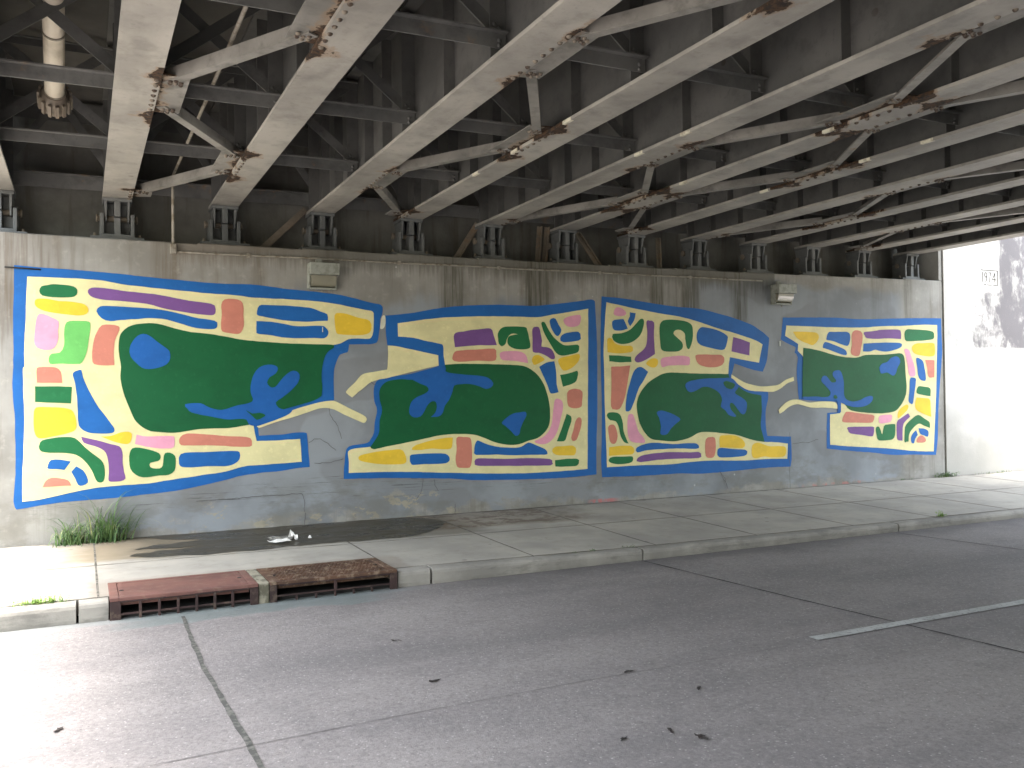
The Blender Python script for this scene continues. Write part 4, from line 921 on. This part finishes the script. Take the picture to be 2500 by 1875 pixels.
# braces on the bearing seat
def seatbar(p, q, w, lab):
    m = MB(); m.obox(p, q, w, .012, (0, 1, 0)); m.obox((p[0] + w * .5, p[1] - .05, p[2]), (q[0] + w * .5, q[1] - .05, q[2]), .012, .049, (0, 1, 0))
    tag(m.build('seat_brace', 'rustplate', attr=.12), lab, 'brace', 'slanting bars standing on the bearing seat')
seatbar((2.14, 11.96, 3.81), (2.76, 12.0, 4.42), .09, 'dark bar slanting up to the fourth girder from the left behind the bearings')
seatbar((4.93, 11.96, 3.84), (5.32, 12.0, 4.42), .08, 'dark bar slanting up to the sixth girder from the left behind the bearings')
seatbar((6.29, 11.96, 3.85), (6.36, 12.0, 4.45), .06, 'left of two rusty upright bars between the sixth and seventh bearings')
seatbar((6.41, 11.96, 3.85), (6.49, 12.0, 4.45), .06, 'right of two rusty upright bars between the sixth and seventh bearings')
seatbar((7.42, 11.96, 3.86), (7.03, 12.0, 4.40), .08, 'dark bar slanting down to the right from the seventh girder')
seatbar((8.56, 11.96, 3.87), (8.57, 12.0, 4.42), .06, 'narrow dark upright bar between the eighth and ninth bearings')

# ------------------------------------------------------------------ pipe, conduit, lamps
dpz = thing('drain_pipe', 'pale drain pipe with clamp rings hanging at the upper left between the girders', 'pipe')
P0, P1 = Vector((-.215, 9.35, 4.70)), Vector((-.18, 7.15, 5.45))
m = MB(); m.tube([P0, P1], .086, 28); m.build('pipe', 'pipe', dpz)
d = (P1 - P0).normalized()
for t in (.12, .95, 1.45, 1.5):
    m = MB(); c = P0 + d * t; m.tube([c, c + d * .025], .091, 28); m.build('clamp_ring', 'conduit', dpz)
m = MB(); c = P0 - d * .02
m.tube([c + d * .15, c + d * .12, c + d * .1, c + d * .02, c, c - d * .09, c - d * .1], [.1, .1, .125, .125, .118, .112, .085], 28)
for k in range(14):
    t = 2 * PI * k / 14; a = d.orthogonal().normalized(); b_ = d.cross(a); q = c + (a * math.cos(t) + b_ * math.sin(t)) * .128
    m.obox(q - d * .06, q + d * .11, .03, .022, tuple(a * math.cos(t) + b_ * math.sin(t)))
m.build('coupling', 'rustplate', dpz, attr=.02)

cd = thing('conduit', 'thin grey conduit running from the girders down onto the wall and along to the lamps', 'conduit')
def cz(x): return 3.665 + (x - 1.02) * .0075 - .01
m = MB(); m.tube([(1.04, 5.9, 4.575), (1.035, 8.1, 4.575), (1.02, 10.1, 4.575), (1.012, 11.3, 4.575), (1.012, 11.36, 4.57), (1.01, 11.425, 4.53), (1.01, 11.44, 4.48), (1.01, 11.443, 3.74)], .017, 10); m.build('riser_pipe', 'conduit', cd)
m = MB(); m.tube([(1.02, 11.443, cz(1.02))] + [(x, 11.446, cz(x) + .004 * math.sin(x * 3)) for x in [1.3 + .6 * k for k in range(16)]], .013, 8); m.build('wall_run', 'conduit', cd)
m = MB(); m.box(.975, 1.045, 11.40, 11.467, 3.63, 3.745); m.build('elbow_box', 'conduit', cd, bevel=.006)
for x, y, z in ((1.034, 8.04, 4.575), (1.022, 9.99, 4.575), (1.04, 6.01, 4.575)):
    m = MB(); m.tube([(x, y - .03, z), (x, y + .05, z)], .026, 8); m.build('coupling', 'rustplate', cd, attr=.2)
for x in (1.9, 3.9, 5.4, 7.1, 8.8):
    m = MB(); m.box(x - .02, x + .02, 11.43, 11.467, cz(x) - .025, cz(x) + .022); m.build('clip', 'conduit', cd)
for x in (2.3,):
    pass

def lamp(x0, z1, w, lab):
    root = thing('wall_lamp', lab, 'lamp', (x0, YW, z1), 'box lamps on the abutment wall')
    m = MB(); m.box(-.0, w, -.05, 0, -.33, 0); m.box(0, .02, -.11, -.05, -.33, -.13); m.box(w - .02, w, -.11, -.05, -.33, -.13)
    m.box(0.02, w - .02, -.13, -.05, -.335, -.312); m.build('back_box', 'housing', root, bevel=.004)
    m = MB(); m.box(-.006, w + .006, -.22, -.05, -.15, .003); m.build('hood', 'housing', root, bevel=.006)
    m = MB(); n = 10; pr = []
    for k in range(n + 1):
        t = k / n; ang = t * PI / 2; pr.append((-.055 - .12 * math.cos(ang) ** .8, -.155 - .145 * math.sin(ang)))
    for a, b in zip(pr, pr[1:]): m.quad((.025, a[0], a[1]), (w - .025, a[0], a[1]), (w - .025, b[0], b[1]), (.025, b[0], b[1]), smooth=True)
    m.quad(*([(.025, -.05, -.155)] + [(.025, a, b) for a, b in pr])); m.quad(*([(w - .025, -.05, -.155)] + [(w - .025, a, b) for a, b in pr])); m.quad((.025, -.05, -.155), (w - .025, -.05, -.155), (w - .025, pr[0][0], -.155), (.025, pr[0][0], -.155)); m.quad((.025, -.052, -.155), (w - .025, -.052, -.155), (w - .025, -.052, -.3), (.025, -.052, -.3))
    m.build('lens', 'lens', root)
    m = MB(); m.tube([(w * .5, -.055, -.34), (w * .5, -.055, -.36)], .012, 8); m.build('drain_plug', 'conduit', root)
    m = MB(); m.box(w * .3, w * .5, -.05, 0, .004, .07); m.build('junction_box', 'housing', root, bevel=.004)
    return root
lamp(2.645, 3.59, .37, 'boxy grey wall lamp above the leftmost mural panel')
lamp(10.50, 3.66, .38, 'boxy grey wall lamp between the third and the rightmost mural panel')

# ------------------------------------------------------------------ storm drains
def ztop(x): return curb_top(x) + .004
def drain(x0, x1, lab, top, front, kind):
    root = thing('storm_drain', lab, 'storm drain', (0, 0, 0), 'storm drains in the kerb')
    z = .186; yf = YC - .03; yb = 8.86
    m = MB()   # frame round the cover and front rim
    m.box(x0, x1, yb - .05, yb, .0, z); m.box(x0, x0 + .07, yf, yb - .05, z - .03, z); m.box(x1 - .07, x1, yf, yb - .05, z - .03, z); m.box(x0 + .07, x1 - .07, yf, yf + .05, z - .03, z)
    m.build('frame', top, root, bevel=.004)
    m = MB(); a, b = x0 + .074, x1 - .074; m.box(a, b, yf + .054, yb - .054, .11, z - .006)
    if kind == 0:
        m.box(a + .01, a + .04, yf + .06, yb - .06, z - .0059, z - .001); m.box(b - .05, b - .012, yf + .06, yb - .06, z - .0059, z - .001)
        for k in range(70):
            xx = a + .06 + (b - a - .13) * k / 69; m.box(xx - .003, xx + .003, yf + .075, yb - .075, z - .0059, z - .0045)
    else:
        n = 26
        for k in range(n):
            for j in range(12):
                xx = a + .04 + (b - a - .08) * (k + .5 * (j % 2)) / n; yy = yf + .08 + (yb - yf - .17) * j / 11
                if random.random() < .12: continue
                m.box(xx - .012, xx + .012, yy - .012, yy + .012, z - .0059, z + .003)
    m.build('cover', top, root)
    m = MB(); m.tube([(x0 + .1, 8.45, z - .004), (x0 + .1, 8.45, z + .002)], .018, 10); m.tube([(x1 - .11, 8.5, z - .004), (x1 - .11, 8.5, z + .002)], .018, 10); m.build('lifting_hole', 'gap', root)
    m = MB()   # front grille
    m.box(x0, x0 + .085, yf, yf + .03, -.04, z - .031) if kind == 0 else m.box(x0, x0 + .06, yf + .004, yf + .03, -.04, z - .031)
    m.box(x1 - .07, x1, yf, yf + .03, -.04, z - .031)
    m.box(x0 + .086, x1 - .071, yf + .002, yf + .028, z - .045, z - .031)
    if kind == 0:
        m.box(x0 + .086, x1 - .071, yf + .004, yf + .026, .036, .052)
        for k in range(1, 7):
            xx = x0 + .085 + (x1 - x0 - .155) * k / 7; m.box(xx - .011, xx + .011, yf + .001, yf + .029, -.04, z - .046)
    else:
        m.box(x0 + .061, x1 - .071, yf + .004, yf + .026, .045, .06)
        xx = (x0 + x1) / 2; m.box(xx - .013, xx + .013, yf + .001, yf + .029, .061, z - .046)
        for k in range(1, 6):
            xx = x0 + .06 + (x1 - x0 - .13) * k / 6; m.box(xx - .009, xx + .009, yf + .001, yf + .029, -.04, .044)
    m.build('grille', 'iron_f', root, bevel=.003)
    if kind == 0:   # worn raised maker's plate, unreadable
        m = MB(); random.seed(3); m.box(.64, .87, yf - .003, yf + .002, z - .032, z - .004)
        x = .645
        while x < .865:
            w = .008 + random.random() * .008; m.box(x, x + w, yf - .007, yf - .0031, z - .03 + random.random() * .006, z - .008); x += w + .006
        m.build('worn_nameplate', 'iron_a', root)
    m = MB(); m.box(x0 + .01, x1 - .01, yb - .12, yb - .1, -.6, .1); m.box(x0 + .01, x1 - .01, yf + .04, yb - .12, -.62, -.6); m.build('pit', 'gap', root)
    return root
drain(.2, 1.415, 'red-brown cast iron kerb drain with a fine cover, the left one', 'iron_a', 'iron_f', 0)
drain(1.52, 2.72, 'muddy brown kerb drain with a coarse chequered cover, the right one', 'iron_b', 'iron_f', 1)
m = MB(); m.box(1.418, 1.517, YC - .015, 8.86, -.05, .186); struct(m.build('drain_divider', 'backpost', bevel=.012))

# ------------------------------------------------------------------ plants
def blade(m, p, h, lean, w, az, droop=.5):
    d = Vector((math.cos(az), math.sin(az), 0)); s = Vector((-d.y, d.x, 0)); n = 7; L = []
    q = Vector(p); ang = lean; seg = h / n
    for k in range(n + 1):
        ww = w * (1 - (k / n) ** 1.6) + .0005; L.append((q - s * ww, q + s * ww, q + Vector((0, 0, ww * .3))))
        ang += droop * (k / n) * 2.4 / n * 2
        q = q + d * math.sin(ang) * seg + Vector((0, 0, math.cos(ang) * seg))
    for a, b in zip(L, L[1:]): m.quad(a[0], a[1], b[1], b[0], smooth=True)
def clampy(m, ymax=11.455):
    m.v = [(x, min(y, ymax - .002 * (k % 5)), max(z, .185)) for k, (x, y, z) in enumerate(m.v)]
random.seed(11)
root = thing('grass_clump', 'tall clump of long green grass at the wall foot under the leftmost panel', 'grass clump', (0, 0, 0))
m = MB(); m2 = MB()
for k in range(300):
    r = random.random(); x = -.12 + random.gauss(.0, .1) if r < .4 else .27 + random.gauss(0, .085)
    tall = r >= .4
    h = random.uniform(.14, .42) if not tall else random.uniform(.2, .66)
    y = 11.42 - abs(random.gauss(0, .1))
    blade(m if random.random() < .84 else m2, (x, y, .19), h, random.uniform(.0, .6), random.uniform(.004, .008), random.uniform(-PI, .35 * PI) if random.random() < .7 else random.uniform(-PI, PI), random.uniform(.2, 1.3))
for (x, h, l, az) in ((.28, .7, .3, .2), (.18, .72, .25, 2.8), (.36, .5, .7, -.3), (.31, .78, .05, 1.0), (-.14, .5, .3, 2.2), (.05, .48, .6, .2), (.4, .56, .35, -.8), (.22, .8, .05, 2.9), (.25, .84, .08, .2), (.33, .66, .35, .1), (.02, .55, .5, 3.0), (-.1, .6, .45, 2.9), (.35, .6, .5, 0), (.3, .75, .15, .3), (.1, .7, .12, 3.1), (.42, .5, .5, .1), (-.2, .4, .55, 3.1), (.2, .62, .0, .5)):
    blade(m, (x, 11.37, .19), h * 1.05, l, .010, az, .75)
for k in range(150): blade(m, (random.uniform(-.3, .42), 11.38 - random.random() * .1, .19), random.uniform(.04, .13), random.uniform(.2, 1.1), .0035, random.uniform(-PI, PI), .6)
clampy(m); clampy(m2)
m.build('green_blades', 'grass', root, fix=False); m2.build('dry_blades', 'grass2', root, fix=False)
def weed(x0, x1, y, z, n, hh, lab, mat='weed', leaf=.02, name='weed_tuft', ymax=99):
    m = MB()
    for k in range(n):
        x = x0 + (x1 - x0) * min(1, max(0, random.gauss(.55, .22))); yy = y + random.gauss(0, .02)
        h = hh * random.uniform(.3, 1.0); az = random.uniform(-PI, PI)
        if random.random() < .45: blade(m, (x, yy, z), h * 1.5, random.uniform(0, .5), .003, az, .5)
        else:
            blade(m, (x, yy, z), h, random.uniform(.1, .7), .0022, az, .3)
            q = Vector(m.v[-1]); 
            for j in range(4):
                a2 = random.uniform(-PI, PI); c = q + Vector((random.uniform(-.02, .02), random.uniform(-.02, .02), random.uniform(-.02, .01)))
                e = Vector((math.cos(a2), math.sin(a2), random.uniform(-.2, .6))).normalized() * leaf * random.uniform(.6, 1.2); s = Vector((-e.y, e.x, .1 * leaf)) * .45
                m.quad(c, c + e * .5 + s, c + e, c + e * .5 - s)
    m.v = [(x, min(y, ymax), z) for x, y, z in m.v]
    return tag(m.build(name, mat, fix=False), lab, 'weed', 'weeds in the pavement joints')
weed(-.56, -.13, 8.335, .16, 150, .06, 'sprawling yellow-green weeds along the kerb top left of the drains')
weed(10.56, 10.66, 8.33, .1, 26, .09, 'small bright green sprout on the kerb at the right', leaf=.03)
weed(4.72, 4.86, 8.34, .125, 10, .02, 'tiny weed in the kerb joint, leftmost of three', 'grass')
weed(4.96, 5.08, 8.34, .12, 14, .03, 'tiny weed in the kerb joint, middle of three', 'grass')
weed(5.36, 5.6, 8.34, .12, 14, .025, 'tiny weed in the kerb joint, rightmost of three', 'grass')
weed(14.3, 15.0, 11.40, .19, 90, .12, 'leafy weeds at the foot of the vertical wall joint', 'grass', .04, ymax=11.46)
weed(13.3, 13.8, 11.42, .19, 26, .05, 'low weeds at the wall foot under the rightmost panel', 'grass', ymax=11.46)
weed(15.4, 16.6, 11.40, .19, 50, .06, 'thin weeds along the foot of the pale wing wall', 'grass', ymax=11.46)

# ------------------------------------------------------------------ litter and leaves
def sheet(name, pts, z, h, mat, lab, cat, seed, grp=None):
    """crumpled piece: outline pts (x, y), raised by noise, with a thickness"""
    bm = bmesh.new(); c = Vector((sum(p[0] for p in pts) / len(pts), sum(p[1] for p in pts) / len(pts)))
    rings = []
    for k in range(5):
        s = 1 - k / 5; rings.append([bm.verts.new((c.x + (p[0] - c.x) * s, c.y + (p[1] - c.y) * s, 0)) for p in pts])
    cv = bm.verts.new((c.x, c.y, 0)); n = len(pts)
    for a, b in zip(rings, rings[1:]):
        for j in range(n): bm.faces.new((a[j], a[(j + 1) % n], b[(j + 1) % n], b[j]))
    for j in range(n): bm.faces.new((rings[-1][j], rings[-1][(j + 1) % n], cv))
    for v in bm.verts: v.co.z = z + .002 + h * abs(noise.noise((v.co.x * 22, v.co.y * 22, seed)) * 2)
    me = bpy.data.meshes.new(name); bm.to_mesh(me); bm.free(); me.materials.append(MAT[mat])
    o = bpy.data.objects.new(name, me); COL.objects.link(o); md = o.modifiers.new('thick', 'SOLIDIFY'); md.thickness = .002
    return tag(o, lab, cat, grp)
Z = .2
sheet('plastic_wrapper', [(1.93, 10.42), (2.0, 10.38), (2.1, 10.36), (2.2, 10.4), (2.24, 10.52), (2.2, 10.6), (2.1, 10.62), (2.02, 10.66), (1.95, 10.6), (1.98, 10.5)], Z, .02, 'plastic', 'grey crumpled plastic wrapper lying in the puddle', 'litter', 3, 'litter in the puddle')
sheet('paper_scrap', [(1.88, 10.24), (1.95, 10.19), (2.05, 10.18), (2.14, 10.2), (2.17, 10.26), (2.1, 10.29), (2.0, 10.3), (1.92, 10.28)], Z, .045, 'paper', 'long white paper scrap lying in the puddle nearest the kerb', 'litter', 6, 'litter in the puddle')
sheet('paper_scrap', [(2.17, 10.5), (2.22, 10.46), (2.27, 10.5), (2.25, 10.58), (2.2, 10.6)], Z, .07, 'paper', 'peaked white paper scrap beside the grey wrapper in the puddle', 'litter', 8, 'litter in the puddle')
sheet('paper_scrap', [(2.2, 10.3), (2.24, 10.29), (2.245, 10.34), (2.21, 10.35)], Z, .05, 'paper', 'small white scrap just right of the wrapper in the puddle', 'litter', 9, 'litter in the puddle')
sheet('paper_scrap', [(2.36, 10.3), (2.4, 10.29), (2.41, 10.33), (2.37, 10.34)], Z, .04, 'paper', 'tiny white scrap apart to the right in the puddle', 'litter', 12, 'litter in the puddle')
LF = [(2.04, 5.38, .04, 'dark leaf on the road right of the wide tarred joint'), (3.25, 4.95, .035, 'dark leaf on the fine lengthwise road joint'), (3.46, 4.47, .035, 'small dark leaf just past the lengthwise road joint'),
      (2.88, 3.98, .04, 'dark leaf second from right in the front trio on the road'), (2.59, 4.0, .035, 'dark leaf leftmost in the front trio on the road'), (2.97, 3.83, .055, 'largest dark curled leaf on the road, bottom of the photo'),
      (2.12, 6.4, .035, 'dark leaf on the road in front of the right drain'), (-.13, 5.59, .04, 'dark leaf on the bright road at the far left')]
for k, (x, y, s, lab) in enumerate(LF):
    a0 = random.uniform(0, 3); pts = []
    for j in range(11):
        t = 2 * PI * j / 11; rr = .72 * s * (1 + .5 * random.uniform(-1, 1)) * (1 if j not in (0, 6) else 1.6); u, v = rr * math.cos(t), rr * .5 * math.sin(t)
        pts.append((x + u * math.cos(a0) - v * math.sin(a0), y + u * math.sin(a0) + v * math.cos(a0)))
    sheet('fallen_leaf', pts, .004, s * .22, 'deadleaf', lab, 'leaf', k * 3 + 1, 'dead leaves on the road')

# ------------------------------------------------------------------ world, sun, camera
w = bpy.data.worlds.new('World'); scene.world = w; w.use_nodes = True; nt = w.node_tree; nt.nodes.clear()
sky = nt.nodes.new('ShaderNodeTexSky'); sky.sky_type = 'NISHITA'; sky.sun_disc = False
SV = Vector((-.22, -.05, 1)).normalized()      # high midday sun, a little to the left of the bridge
EL = math.asin(SV.z); AZ = math.atan2(SV.x, SV.y)
sky.sun_elevation = EL; sky.sun_rotation = AZ; sky.air_density = 1.6; sky.dust_density = 3.0
bg = nt.nodes.new('ShaderNodeBackground'); bg.inputs[1].default_value = .15
ou = nt.nodes.new('ShaderNodeOutputWorld'); hs = nt.nodes.new('ShaderNodeHueSaturation'); hs.inputs['Saturation'].default_value = .5     # milky overcast
nt.links.new(sky.outputs[0], hs.inputs['Color']); nt.links.new(hs.outputs[0], bg.inputs[0]); nt.links.new(bg.outputs[0], ou.inputs[0])
sd = bpy.data.lights.new('sun', 'SUN'); sd.energy = 1.5; sd.angle = math.radians(16); sd.color = (1, .95, .88)
so = bpy.data.objects.new('sun', sd); COL.objects.link(so)
dirn = SV
so.rotation_euler = dirn.to_track_quat('Z', 'Y').to_euler()
a, p, r = math.atan(1050 / 2150), math.atan(27.4 / 2150), .0125
F = Vector((math.sin(a) * math.cos(p), math.cos(a) * math.cos(p), math.sin(p))); R0 = Vector((math.cos(a), -math.sin(a), 0)); U0 = R0.cross(F)
R = R0 * math.cos(r) - U0 * math.sin(r); U = R0 * math.sin(r) + U0 * math.cos(r)
cam = bpy.data.cameras.new('camera'); cam.sensor_width = 36; cam.lens = 36 * 2150 / 2500; cam.clip_end = 500; cam.clip_start = .05
co = bpy.data.objects.new('camera', cam); COL.objects.link(co)
M4 = Matrix.Identity(4)
for k in range(3): M4[k][0] = R[k]; M4[k][1] = U[k]; M4[k][2] = -F[k]
M4[2][3] = CAM_Z; co.matrix_world = M4
scene.camera = co
vs = scene.view_settings; vs.view_transform = 'Standard'; vs.look = 'None'; vs.exposure = 3.05; vs.gamma = 1; vs.use_curve_mapping = False
scene.cycles.max_bounces = 10; scene.cycles.diffuse_bounces = 8
